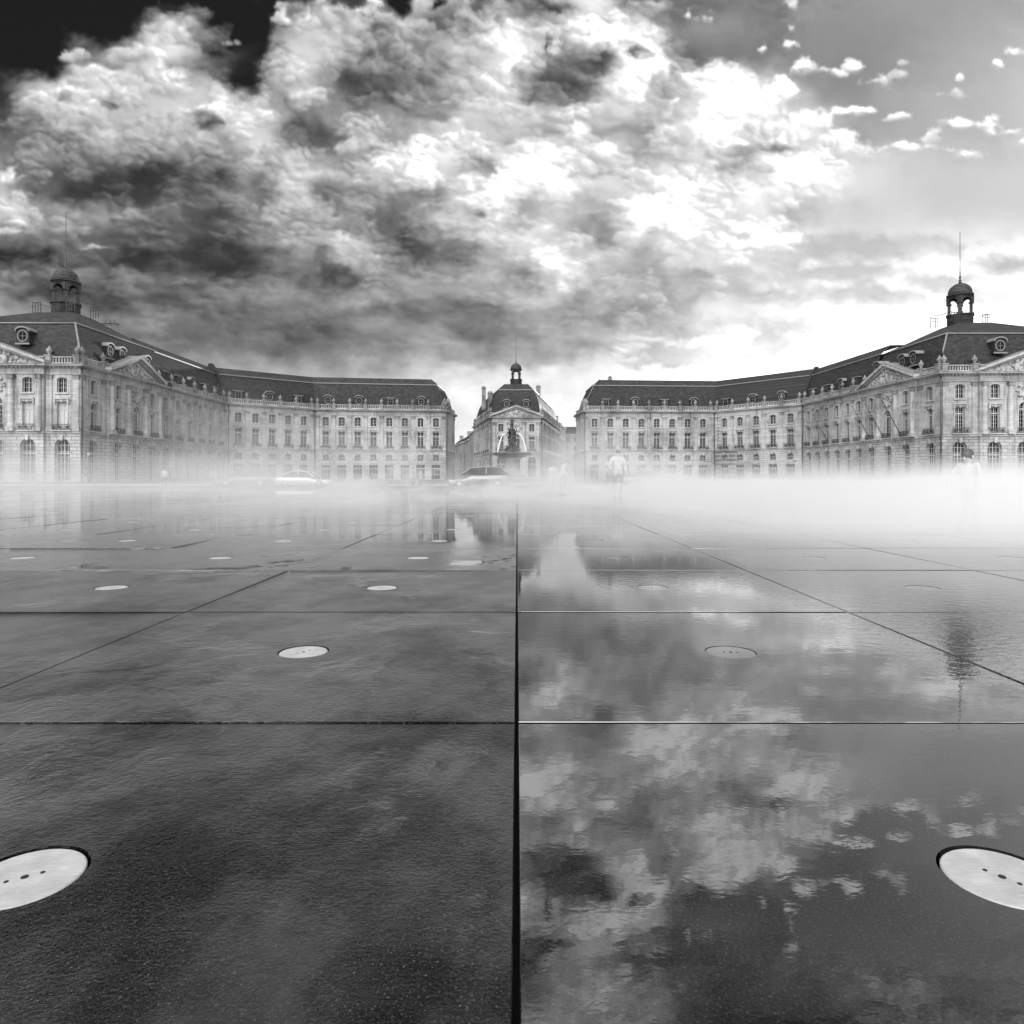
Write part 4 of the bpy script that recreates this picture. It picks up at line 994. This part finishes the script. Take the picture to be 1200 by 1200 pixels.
# ---- middle pavilion
AP = [(-14.4,229.0), (-7.3,190.0), (-6.9,190.0), (-6.9,189.6), (6.5,189.6), (6.5,190.0), (6.9,190.0), (15.0,243.0)]
SP = {0: bays_even(1.0,38.6,8,'arch'), 3: [(2.4,2.2,'ped'),(6.7,2.1,'noble'),(11.0,2.2,'ped')], 6: bays_even(1.0,52.6,10,'arch')}
def mid_roof(root, sub):
    m = MB(); sweep(m, [AP[0], (-7.3,190.0), (6.9,190.0), AP[-1]], [(-.35,17.55),(-.55,19.0),(-1.0,21.6),(-1.7,23.6),(-2.7,25.3),(-4.4,27.2),(-6.4,27.3)], M['slate'], False)
    sweep(m, [AP[0], (-7.3,190.0), (6.9,190.0), AP[-1]], [(-2.6,25.2),(-2.45,25.2),(-2.45,25.45),(-2.7,25.5)], M['lead'])
    sub(m, 'roof')
PW, lo_p, sub_p = wing('palace_pavilion', 'narrow stone pavilion with pediment and domed lantern standing behind the dark fountain', AP, SP, [3], dorm(AP, 3, [4.0, 9.4], ['oval'], -1.4, 19.9), mid_roof,
     (-.3,197.0,28.0,.80,0,False), [(-9.6,196.5,20,26.4,1.1,1.0),(-7.9,200,20,25.4,1.4,1.0),(6.4,206,22,28.0,1.3,1.0)], [(-7.3,189.7),(6.9,189.7)], set())
# ---- street houses
def house(name, label, p, q, h, rh, floors, nb, z1=3.4, mat='street_stone', back=9.0):
    s = Seg(p, q); root = empty(name, (p[0], p[1], 0)); tag(root, label, 'house', 'stone houses in the side streets'); root.rotation_euler.z = s.a
    I = Matrix.Identity(4); w = MB(); fh = (h-4.2)/floors; pitch = s.L/nb
    def rect(u0, u1, z0, z1_): w.add([(u0,0,z0),(u1,0,z0),(u1,0,z1_),(u0,0,z1_)], [(0,1,2,3)], M[mat])
    for k in range(nb):
        U0, U1, uc = k*pitch, (k+1)*pitch, (k+.5)*pitch
        opening(w, I, M[mat], U0, U1, 0, 4.2, uc-.9, uc+.9, .1, 3.2, 3.2, .3)
        put_window('street', root, (uc, .28, .9), 0, 'shopfront')
        for fl in range(floors):
            z = 4.2+fl*fh; zh = min(2.3, fh-.9)
            opening(w, I, M[mat], U0, U1, z, z+fh, uc-.6, uc+.6, z+.5, z+.5+zh, z+.5+zh, .3)
            ob = put_window('street', root, (uc, .27, z+.5), 0); ob.scale.z = zh/2.3
    w.add([(0,0,0),(0,back,0),(0,back,h),(0,0,h)], [(0,1,2,3)], M[mat]); w.add([(s.L,0,0),(s.L,back,0),(s.L,back,h),(s.L,0,h)], [(0,1,2,3)], M[mat])
    w.add([(0,back,0),(s.L,back,0),(s.L,back,h),(0,back,h)], [(0,1,2,3)], M[mat])
    w.box(-.1, s.L+.1, -.35, .25, h-.02, h+.4, M['stone']); w.box(0, s.L, -.15, -.002, 3.9, 4.15, M['stone'])
    w.build('wall', root)
    r = MB(); r.prism([(0,h+.3),(2.2,h+rh*.75),(back*.5,h+rh),(back-2,h+rh*.75),(back,h+.3)], 0, s.L, M['slate'], Matrix(((0,1,0,0),(1,0,0,0),(0,0,1,0),(0,0,0,1)))); r.build('roof', root)
    for u in (s.L*.15, s.L*.85):
        c = MB(); c.box(u-.5, u+.5, 2.5, 4.2, h+.5, h+rh+1.3, M[mat]); c.box(u-.6, u+.6, 2.4, 4.3, h+rh+1.3, h+rh+1.5, M[mat]); c.build('chimney', root)
    return root
house('street_house', 'tall stone house next behind the pavilion on its left side', (-17.6,251), (-14.5,229.6), 16.0, 3.2, 3, 5)
house('street_house', 'second stone house receding down the street left of the pavilion', (-22.0,280), (-17.7,251.6), 14.5, 3.0, 3, 6)
house('street_house', 'farthest stone house down the street left of the pavilion', (-30.5,325), (-22.2,280.6), 15.0, 3.5, 3, 8)
house('street_house', 'tall pale gabled house behind the pavilion on its right side', (15.2,244), (18.6,262), 19.0, 3.5, 4, 4)
house('street_house', 'far stone house closing the dark street right of the pavilion', (17.5,305), (31,305), 19.5, 4.0, 4, 4)
house('street_house', 'tall narrow house in the dark street beside the right palace wing', (20.6,226), (17.2,189.5), 17.0, 4.0, 4, 7)
# ---------------------------------------------------------------- bodies
def skin(name, pts, edges, rad, mats, sub=2, root=0):
    """one continuous surface grown on a skeleton"""
    me = bpy.data.meshes.new(name); me.from_pydata([Vector(p) for p in pts], edges, []); ob = bpy.data.objects.new(name, me); C.objects.link(ob)
    md = ob.modifiers.new('s', 'SKIN'); md.use_smooth_shade = True
    for i, r_ in enumerate(rad):
        me.skin_vertices[0].data[i].radius = r_ if isinstance(r_, tuple) else (r_, r_); me.skin_vertices[0].data[i].use_root = (i == root)
    sb = ob.modifiers.new('d', 'SUBSURF'); sb.levels = sub; sb.render_levels = sub
    dg = bpy.context.evaluated_depsgraph_get(); dg.update()
    out = bpy.data.meshes.new_from_object(ob.evaluated_get(dg)); out.name = name
    bpy.data.objects.remove(ob)
    out.materials.clear()
    for m in mats: out.materials.append(m)
    for p in out.polygons: p.material_index = 0; p.use_smooth = True
    return out
M['skin'] = simple('skin', .38, .55, 0, .08)
M['hair'] = simple('dark_hair', .03, .6, 0, .4)
for nm, v in (('white_cloth', .42), ('mid_cloth', .22), ('dark_cloth', .035), ('black_cloth', .012), ('pale_cloth', .34)): M[nm] = simple(nm, v, .85, 0, .2, 8)
def person(loc, rz, label, H=1.72, lean=0.0, headk=1.0, shirt='white_cloth', legs='mid_cloth', shorts=False, arm=(.25,.25), step=.12, hair='hair', group=None, print_=False, cap=None, knee=0.0):
    """standing or leaning figure: one body; hair, shirt and trousers as its children. Faces -Y before turning by rz."""
    k = H/1.72; root = empty('person', loc, rz); tag(root, label, 'person', group)
    hipz = .92 - knee*.35
    def up(y, z):      # the trunk leans forward (towards -Y) about the hips
        z0 = z - .92; return (y*math.cos(lean) - z0*math.sin(lean), hipz + y*math.sin(lean) + z0*math.cos(lean))
    def P(x, y, z): a, b = up(y, z); return Vector((x, a, b))*k
    def Q(x, y, z): return Vector((x, y, z))*k
    pel = P(0,0,.93); wa = P(0,0,1.08); ch = P(0,-.01,1.30); nk0 = P(0,.01,1.44); nk1 = P(0,-.015,1.51); hd0 = P(0,-.03,1.58); hd1 = P(0,-.03,1.66)
    pts = [pel, wa, ch, nk0, nk1, hd0, hd1]; ed = [(0,1),(1,2),(2,3),(3,4),(4,5),(5,6)]; rd = [(.155,.11),(.135,.095),(.17,.115),(.09,.07),(.055,.06),(.075,.095),(.062,.08)]
    arms = []
    for sg, out in ((-1, arm[0]), (1, arm[1])):
        sh = P(sg*.185,.0,1.41); f = out
        el = sh + Vector((sg*(.05+.14*f), -.02-.10*f, -.28))*k; wr = el + Vector((sg*(.02-.05*f), -.05-.20*f, -.22+.22*f))*k; ha = wr + (wr-el).normalized()*.09*k
        b = len(pts); pts += [sh, el, wr, ha]; ed += [(2, b), (b, b+1), (b+1, b+2), (b+2, b+3)]; rd += [.062, .043, .030, (.036,.022)]; arms.append((sh, el, wr, ha))
    lg = []
    for sg in (-1, 1):
        hp = Q(sg*.10, .02*math.sin(lean), hipz-.06); kn = Q(sg*.11, -sg*step*.5 - knee*.30, .50-knee*.12); an = Q(sg*.11, sg*step*.6 + .03, .09); to = Q(sg*.13, sg*step*.6-.14, .04)
        b = len(pts); pts += [hp, kn, an, to]; ed += [(0, b), (b, b+1), (b+1, b+2), (b+2, b+3)]; rd += [.088, .058, .040, (.045,.03)]; lg.append((hp, kn, an, to))
    rd = [(r_[0]*k, r_[1]*k) if isinstance(r_, tuple) else r_*k for r_ in rd]
    for q in (5, 6): rd[q] = (rd[q][0]*headk, rd[q][1]*headk)
    hk = k; hc0 = P(0,-.03,1.61)
    bm_ = skin('body', pts, ed, rd, [M['skin']]); bo = link('body', bm_, root)
    # fingers and face
    f = MB(); 
    for (sh, el, wr, ha) in arms:
        d = (ha-wr).normalized(); sd = d.cross(Vector((0,1,0))).normalized()
        for q in range(4):
            a = ha + sd*(q-1.5)*.017*k; L = (.07, .08, .076, .06)[q]*k; f.tube([a - d*.02*k, a + d*L*.55, a + d*L + Vector((0,-.02*k,0))], [.0085*k,.008*k,.006*k], M['skin'], 6)
        f.tube([wr + sd*.025*k, wr + sd*.05*k + d*.04*k, wr + sd*.055*k + d*.07*k], [.011*k,.010*k,.007*k], M['skin'], 6)
    hc = P(0,-.03,1.61); k = k*headk; fw = (P(0,-1,1.61)-P(0,0,1.61)).normalized(); upv = (P(0,0,2)-P(0,0,1)).normalized(); rt = Vector((1,0,0))
    f.blob(hc + fw*.095*k - upv*.012*k, (.014*k,.018*k,.022*k), M['skin'])
    for sg in (-1, 1): f.blob(hc + fw*.082*k + rt*sg*.03*k + upv*.015*k, .009*k, M['dark_cloth']); f.blob(hc + rt*sg*.077*k, (.012*k,.02*k,.03*k), M['skin'])
    f.blob(hc + fw*.082*k - upv*.052*k, (.024*k,.008*k,.006*k), M['mid_cloth'])
    f.build('features', root)
    h = MB(); hm = M[hair] if cap is None else M[cap]
    h.blob(hc - fw*.012*k + upv*.035*k, (.085*k,.105*k,.095*k), hm, None, 14)
    if cap is not None: h.box(-.07*k, .07*k, hc.y-.18*k, hc.y-.06*k, hc.z+.03*k, hc.z+.045*k, hm)
    h.build('hair' if cap is None else 'cap', root); k = hk
    sp = [P(0,0,.90), wa, ch, P(0,.008,1.435)]; se = [(0,1),(1,2),(2,3)]; sr = [(.172,.13),(.158,.118),(.19,.135),(.105,.085)]
    for (sh, el, wr, ha) in arms:
        b = len(sp); sp += [sh, sh.lerp(el, .75)]; se += [(2, b), (b, b+1)]; sr += [.078, .066]
    link('shirt', skin('shirt', sp, se, [(r_[0]*k, r_[1]*k) if isinstance(r_, tuple) else r_*k for r_ in sr], [M[shirt]]), root)
    tp = [pel + Vector((0,0,.05*k)), Vector(pel)]; te = [(0,1)]; tr = [(.160,.118),(.168,.125)]
    for (hp, kn, an, to) in lg:
        b = len(tp); end = hp.lerp(kn, .95) if shorts else kn
        tp += [hp, end]; te += [(1, b), (b, b+1)]; tr += [.105, .085 if shorts else .072]
        if not shorts: tp.append(an + Vector((0,0,.02*k))); te.append((b+1, b+2)); tr.append(.058)
    link('shorts' if shorts else 'trousers', skin('legs', tp, te, [(r_[0]*k, r_[1]*k) if isinstance(r_, tuple) else r_*k for r_ in tr], [M[legs]]), root)
    s_ = MB()
    for (hp, kn, an, to) in lg: s_.tube([an + Vector((0,.05,-.05))*k, an + Vector((0,-.02,-.045))*k, to + Vector((0,-.03,-.0))*k], [.045*k,.055*k,.04*k], M['dark_cloth'], 8)
    s_.build('shoes', root)
    if print_:
        pm = MB(); rr = random.Random(4)
        for q in range(9):
            z = 1.16+.22*rr.random(); x = rr.uniform(-.10,.10); c = P(x, -.128, z); pm.blob(c, (.035*rr.uniform(.6,1.3), .012, .03*rr.uniform(.6,1.3)), M['white_cloth'], None, 7, .3, rr)
        pm.build('shirt_print', root)
    return root
def px(x, y, d):     # a direction in the photograph at a distance ahead: a point of the place
    return ((x-606)*d/800, d, EYE + (559-y)*d/800)
person(px(724,0,24)[:2]+(0,), R(6), 'person in white shirt and dark shorts standing in the mist before the right wing', 1.70, .0, 1.0, 'white_cloth', 'dark_cloth', True, (.75,.2), .1)
person(px(658,0,30)[:2]+(0,), R(60), 'person in white top bending forward in the mist right of the fountain', 1.62, .42, 1.0, 'white_cloth', 'mid_cloth', False, (.5,.6), .2, knee=.15)
person(px(648,0,34)[:2]+(0,), R(-15), 'person in pale grey clothes half hidden beside the bending one', 1.45, .05, 1.1, 'pale_cloth', 'pale_cloth', False, (.2,.2), .1)
person(px(1136,0,10)[:2]+(0,), R(-55), 'small child with dark hair and pale clothes in thick mist before the right corner', 1.12, .12, 1.45, 'pale_cloth', 'mid_cloth', False, (.5,.3), .2)
for (x, d, lab, sh, lg_, H, rz) in ((193, 62, 'person in white standing far back before the left arcade', 'white_cloth', 'dark_cloth', 1.7, .4), (205, 64, 'person in dark clothes far back beside the one in white', 'dark_cloth', 'dark_cloth', 1.75, -.8),
        (484, 60, 'person in dark coat walking before the shopfronts left of the gap', 'dark_cloth', 'dark_cloth', 1.76, 1.4), (493, 61, 'shorter person in grey walking behind the one in dark coat', 'mid_cloth', 'dark_cloth', 1.6, 1.5),
        (250, 66, 'person in mid grey near the hazy dark car', 'mid_cloth', 'dark_cloth', 1.7, 0), (100, 72, 'person in dark jacket by the lamp at the left corner', 'dark_cloth', 'mid_cloth', 1.74, .9), (797, 75, 'person in pale clothes far back before the right wing', 'pale_cloth', 'mid_cloth', 1.7, -.5)):
    person(px(x, 0, d)[:2]+(-.15 if d < 71 else -.16,), rz, lab, H, 0, 1.0, sh, lg_, False, (.2,.25), .3, group='people walking far back in the mist')

# ---------------------------------------------------------------- cars
M['tyre'] = simple('tyre_rubber', .02, .8); M['rim'] = simple('alloy_rim', .5, .35, .8, .1); M['carglass'] = glass('car_glass', .01, .03)
M['lamp'] = simple('lamp_lens', .7, .2, 0, .1)
def paint(nm, v):
    m = simple(nm, v, .3, .2, .05); p = m.node_tree.nodes['Principled BSDF']; p.inputs['Coat Weight'].default_value = .8; p.inputs['Coat Roughness'].default_value = .05; return m
M['silver'] = paint('silver_paint', .55); M['graphite'] = paint('graphite_paint', .10); M['white_car'] = paint('white_paint_car', .16)
def car(loc, rz, label, col, L=4.6, H=1.45, mpv=False):
    root = empty('parked_car', loc, rz); tag(root, label, 'car', 'cars along the quay road'); h = H
    # lower body: sections along the length (x), nose at -x
    belt = .62*h
    low = [(-.5,.34,.50,.70),(-.47,.22,.60,.80),(-.40,.20,.66,.87),(-.25,.20,.70 if not mpv else .76,.90),(-.12,.20,belt/h*h,.91),(.25,.20,belt,.91),(.40,.20,belt+.02,.90),(.47,.24,belt-.02,.84),(.5,.36,belt-.14,.74)]
    m = MB(); v = []; n = 10
    for (x, z0, z1, w) in low:
        for (yy, zz) in ((-w*.86, z0), (-w, z0+.12), (-w, z0+.6*(z1-z0)), (-w*.94, z1-.03), (-w*.80, z1), (w*.80, z1), (w*.94, z1-.03), (w, z0+.6*(z1-z0)), (w, z0+.12), (w*.86, z0)): v.append((x*L, yy, zz))
    f = [(i*n+k, i*n+(k+1) % n, (i+1)*n+(k+1) % n, (i+1)*n+k) for i in range(len(low)-1) for k in range(n)] + [tuple(range(n-1,-1,-1)), tuple((len(low)-1)*n+k for k in range(n))]
    m.add(v, f, col, None, True); m.build('body', root)
    x0, x1, x2, x3 = (-.25, -.08, .22, .42) if not mpv else (-.30, -.13, .36, .48)
    prof = [(x0, belt, .80), (x1, h-.10, .66), ((x1+x2)/2-.02, h, .62), (x2, h-.07, .62), (x3, belt, .76)]
    g = MB(); v = []
    for (x, z, w) in prof: v += [(x*L, -w, z), (x*L, w, z)]
    v += [(x0*L, -.80, belt-.04), (x0*L, .80, belt-.04)]
    base = []
    gl = MB()
    for sg in (-1, 1):
        gl.add([(x*L, sg*w, z) for x, z, w in prof] , [(0,1,2,3,4)], M['carglass'])
    gl.add([(prof[0][0]*L,-.80,belt),(prof[0][0]*L,.80,belt),(prof[1][0]*L,.66,h-.10),(prof[1][0]*L,-.66,h-.10)], [(0,1,2,3)], M['carglass'])
    gl.add([(prof[3][0]*L,-.62,h-.07),(prof[3][0]*L,.62,h-.07),(prof[4][0]*L,.76,belt),(prof[4][0]*L,-.76,belt)], [(0,1,2,3)], M['carglass'])
    gl.build('windows', root)
    rf = MB(); top = prof[1:4]
    v = []; 
    for (x, z, w) in top: v += [(x*L, -w-.02, z), (x*L, -w*.7, z+.05), (x*L, w*.7, z+.05), (x*L, w+.02, z), (x*L, w-.04, z-.05), (x*L, -w+.04, z-.05)]
    rf.add(v, [(i*6+k, i*6+(k+1) % 6, (i+1)*6+(k+1) % 6, (i+1)*6+k) for i in range(2) for k in range(6)] + [(5,4,3,2,1,0), (12,13,14,15,16,17)], col, None, True)
    for sg in (-1, 1):
        for a, b in ((0,1),(3,4)): rf.tube([(prof[a][0]*L, sg*(prof[a][2]+.005), prof[a][1]), (prof[b][0]*L, sg*(prof[b][2]+.005), prof[b][1])], .045, col, 6)
        xm = (x1+x2)/2; rf.tube([(xm*L, sg*.80, belt), (xm*L, sg*.635, h-.02)], .04, col, 6)
    rf.build('roof', root)
    for sx in (-.31, .30):
        for sg in (-1, 1):
            w = MB(); T = Matrix.Translation((sx*L, sg*.80, .33)) @ Matrix.Rotation(PI/2, 4, 'X')
            w.lathe([(.20,-.11),(.31,-.10),(.33,-.06),(.33,.06),(.31,.10),(.20,.11)], M['tyre'], T, 20); wo = w.build('wheel', root)
            r = MB(); T2 = Matrix.Translation((sx*L, sg*.90, .33)) @ Matrix.Rotation(PI/2, 4, 'X'); r.lathe([(.20,-.02),(.20,.02)], M['rim'], T2, 16)
            for k in range(5): r.box(-.02, .02, 0, .19, .02, .035, M['rim'], T2 @ Matrix.Rotation(k*2*PI/5, 4, 'Z'))
            r.build('rim', wo)
    for sg in (-1, 1):
        q = MB(); q.blob((-.462*L, sg*.62, .62), (.09,.16,.07), M['lamp']); q.build('headlight', root)
        q = MB(); q.blob((.482*L, sg*.66, .72), (.07,.13,.08), M['lamp']); q.build('tail_light', root)
        q = MB(); q.blob((-.19*L, sg*.97, belt+.02), (.06,.09,.06), col); q.build('mirror', root)
    return root
car(px(357,0,58)[:2]+(-.15,), R(180), 'silver saloon car in thin mist before the left wing', M['silver'], 4.7, 1.42)
car(px(288,0,61)[:2]+(-.15,), R(8), 'dark grey car almost lost in mist behind the silver saloon', M['graphite'], 4.8, 1.5, True)
car(px(562,0,53)[:2]+(-.15,), R(0), 'people carrier showing only its roof above the mist, left of the fountain', M['white_car'], 4.8, 1.68, True)
car(px(760,0,60)[:2]+(-.15,), R(180), 'saloon car sunk almost out of sight in mist before the right wing', M['white_car'], 4.8, 1.46)

# ---------------------------------------------------------------- fountain of three figures
FX, FY = px(600,0,135)[:2]
fo = empty('fountain', (FX, FY, -.16)); tag(fo, 'dark bronze fountain of three figures over a wide bowl, in front of the pavilion', 'fountain')
m = MB(); m.lathe([(7.2,0),(7.2,.75),(7.0,.85),(6.6,.85),(6.5,.5),(.5,.5)], M['street_stone'], None, 32); m.build('pool_rim', fo)
m = MB(); m.lathe([(2.6,.5),(2.6,1.2),(2.2,1.4),(1.75,2.0),(1.45,3.2),(1.5,4.2),(1.9,4.6),(1.4,4.7)], M['street_stone'], None, 24); m.build('pedestal', fo)
m = MB(); m.lathe([(1.2,4.55),(2.2,4.75),(3.3,5.15),(3.75,5.45),(3.8,5.68),(3.6,5.68),(3.3,5.5),(1.0,5.35)], M['bronze'], None, 32)
for k in range(12):
    a = 2*PI*k/12; m.blob((3.72*math.cos(a), 3.72*math.sin(a), 5.4), (.22,.22,.2), M['bronze'], None, 7, .2, random)
m.build('bowl', fo)
m = MB(); m.lathe([(1.5,5.4),(1.5,5.7),(1.15,5.9),(1.0,6.5),(1.35,6.8),(1.4,7.05),(1.1,7.1)], M['bronze'], None, 6, False)
for k in range(3):
    a = 2*PI*k/3+.5; m.blob((1.2*math.cos(a), 1.2*math.sin(a), 6.2), (.4,.4,.5), M['bronze'], None, 8, .2, random)
m.build('statue_base', fo)
for k in range(3):
    a = -PI/2 + 2*PI*k/3 + .12; T = Matrix.Translation((0,0,7.05)) @ Matrix.Rotation(a+PI/2, 4, 'Z') @ Matrix.Translation((0,-.52,0))
    s2 = 1.75
    pts = [(0,0,1.0),(0,.02,1.25),(0,-.02,1.52),(0,0,1.70),(0,-.02,1.80),(0,-.03,1.96),  # trunk, head
           (-.2,0,1.62),(-.46,-.05,1.78),(-.40,.12,2.12), (.2,0,1.62),(.40,-.12,1.36),(.30,-.28,1.14),
           (-.11,0,.92),(-.12,-.1,.5),(-.11,.02,.05), (.11,0,.92),(.12,-.02,.5),(.11,.03,.05)]
    ed = [(0,1),(1,2),(2,3),(3,4),(4,5),(2,6),(6,7),(7,8),(2,9),(9,10),(10,11),(0,12),(12,13),(13,14),(0,15),(15,16),(16,17)]
    rd = [(.19,.15),(.15,.12),(.19,.15),.08,.08,.11,.075,.06,.05,.075,.06,.05,.13,.12,.14,.13,.12,.14]
    sm = skin('statue', [T @ (Vector(p)*s2) for p in pts], ed, [(r_[0]*s2, r_[1]*s2) if isinstance(r_, tuple) else r_*s2 for r_ in rd], [M['bronze']]); so_ = link('statue', sm, fo)
    d = MB(); rr = random.Random(k)
    for q in range(16):
        z = rr.uniform(.1, 1.05); d.blob(Vector((rr.uniform(-.26,.26), rr.uniform(-.05,.22), z))*s2, (.16*s2,.12*s2,.22*s2), M['bronze'], T, 7, .2, rr)
    d.build('drapery', so_)
m = MB(); m.tube([(0,0,8.6),(0,0,11.3)], [.5,.25], M['bronze'], 10); m.blob((0,0,11.35), (.34,.34,.45), M['bronze'], None, 9, .15, random); m.blob((0,0,12.0), (.2,.2,.42), M['bronze']); m.tube([(-.62,0,12.15),(-.2,0,12.0),(.2,0,12.0),(.62,0,12.15)], .10, M['bronze'], 7); m.blob((0,0,12.55), .16, M['bronze']); m.build('finial', fo)
t = NT('falling_water'); t.p.inputs['Base Color'].default_value = g3(.8); t.p.inputs['Roughness'].default_value = .3; t.p.inputs['Alpha'].default_value = .8; M['jet'] = t.mat
for sg in (-1, 1):
    for yy in (0.0, -.5):
        m = MB(); pts = []
        for k in range(12):
            q = k/11; pts.append((sg*(1.3 + 1.55*q), -.9+yy, 9.3 + .9*q - 4.7*q*q))
        m.tube(pts, [.06+.10*k/11 for k in range(12)], M['jet'], 8); m.build('water_jet', fo)

# ---------------------------------------------------------------- lamps
M['lampglass'] = simple('lantern_glass', .45, .2)
def lamp_post(loc, h, label):
    root = empty('street_lamp', loc); tag(root, label, 'street lamp', 'iron street lamps before the palace')
    m = MB(); m.lathe([(.22,0),(.2,.5),(.10,.7),(.075,h*.5),(.06,h-.75),(.1,h-.7)], M['iron'], None, 10); m.build('post', root)
    m = MB(); m.lathe([(.12,h-.7),(.25,h-.2)], M['lampglass'], None, 6, False); m.build('lantern', root)
    m = MB(); m.lathe([(.3,h-.2),(.2,h-.05),(.05,h+.05),(.03,h+.2)], M['iron'], None, 6); m.build('cap', root)
lamp_post(px(104,0,96)[:2]+(-.16,), 4.6, 'street lamp before the last arch at the corner of the left wing')
lamp_post(px(832,0,150)[:2]+(-.16,), 4.4, 'street lamp before the shopfronts left of the downpipe of the right wing')
lamp_post(px(931,0,146)[:2]+(-.16,), 4.4, 'street lamp where the right wing turns its inner corner')
lamp_post(px(374,0,152)[:2]+(-.16,), 4.6, 'street lamp above the silver car before the left wing')
lamp_post(px(271,0,146)[:2]+(-.16,), 4.4, 'street lamp in the inner corner of the left wing')

# ---------------------------------------------------------------- mist drifting over the water
def mist():
    m = MB(); m.box(-62, 62, 4.2, 47, .02, 5.5, None); me = m.mesh('mist'); me.materials.clear()
    t = NT('mist'); t.t.nodes.remove(t.p); p = t.pos(); sep = t.n('ShaderNodeSeparateXYZ'); t.l(p, sep.inputs[0]); X, Y, Z = sep.outputs
    big = t.noise(t.scale(p, .11, .05, .25), 1.0, 3, .55); puff = t.noise(t.scale(p, .30, .055, .55), 1.0, 5, .62, .5); wisp = t.sstep(t.noise(t.scale(p, .24, .035, .16), 1.0, 5, .6, .8), .36, .68)
    # taller to the left, in drifts
    left = t.sstep(X, -.6, -6)
    rgt = t.sstep(X, .6, 6)
    hgt = t.math('ADD', MH0, t.math('MULTIPLY', t.sstep(big, .42, .72), MH1))
    hgt = t.math('ADD', hgt, t.math('MULTIPLY', left, MH2))
    hgt = t.math('MULTIPLY', hgt, t.math('SUBTRACT', t.math('ADD', .70, t.math('MULTIPLY', t.sstep(t.math('ABSOLUTE', X), 1.5, 9), .30)), t.math('MULTIPLY', rgt, .30)))
    hgt = t.math('MULTIPLY', hgt, t.math('ADD', .46, t.math('MULTIPLY', wisp, 1.32)))
    q = t.math('DIVIDE', Z, hgt)
    fall = t.math('POWER', 2.718, t.math('MULTIPLY', t.math('MULTIPLY', q, q), -1.0))
    st = t.math('SUBTRACT', 9.3, t.math('MULTIPLY', t.sstep(X, 0, 8), 5.4)); st = t.math('ADD', st, t.math('MULTIPLY', big, 3.0))
    rise = t.math('DIVIDE', t.math('SUBTRACT', Y, st), t.math('SUBTRACT', 7.0, t.math('MULTIPLY', rgt, 4.0)), None, True); rise.node.use_clamp = True
    end = t.sstep(Y, 46, 36)
    den = t.math('MULTIPLY', t.math('MULTIPLY', fall, rise), t.math('MULTIPLY', end, t.math('ADD', t.math('ADD', .08, t.math('MULTIPLY', rgt, .35)), t.math('MULTIPLY', t.sstep(puff, .40, .62), 1.35))))
    den = t.math('MULTIPLY', den, t.math('SUBTRACT', 1.0, t.math('MULTIPLY', left, .74)))
    den = t.math('MULTIPLY', den, t.math('ADD', 1.0, t.math('MULTIPLY', rgt, 2.0)))
    den = t.math('MULTIPLY', den, t.math('SUBTRACT', 1.0, t.math('MULTIPLY', t.sstep(t.math('ABSOLUTE', t.math('ADD', X, .3)), 2.6, .6), .45)))
    # a thick low drift over one jet on the right
    def sq(a, c, w): d = t.math('DIVIDE', t.math('SUBTRACT', a, c), w); return t.math('MULTIPLY', d, d)
    z2 = sq(Z, 0.0, .70); ex = t.math('ADD', t.math('ADD', sq(X, 6.6, 2.6), sq(Y, 8.4, 1.4)), t.math('MULTIPLY', z2, z2))
    drift = t.math('POWER', 2.718, t.math('MULTIPLY', ex, -1.0))
    den = t.math('ADD', den, t.math('MULTIPLY', drift, t.math('ADD', 11.0, t.math('MULTIPLY', wisp, 8.0))))
    v = t.n('ShaderNodeVolumePrincipled'); v.inputs['Color'].default_value = g3(.995); v.inputs['Anisotropy'].default_value = .35
    t.l(t.math('MULTIPLY', den, MDEN), v.inputs['Density']); t.l(v.outputs[0], t.out.inputs['Volume'])
    me.materials.append(t.mat); o = link('mist', me); o['kind'] = 'stuff'
MH0, MH1, MH2, MDEN = .55, .72, .46, .33
if MIST: mist()
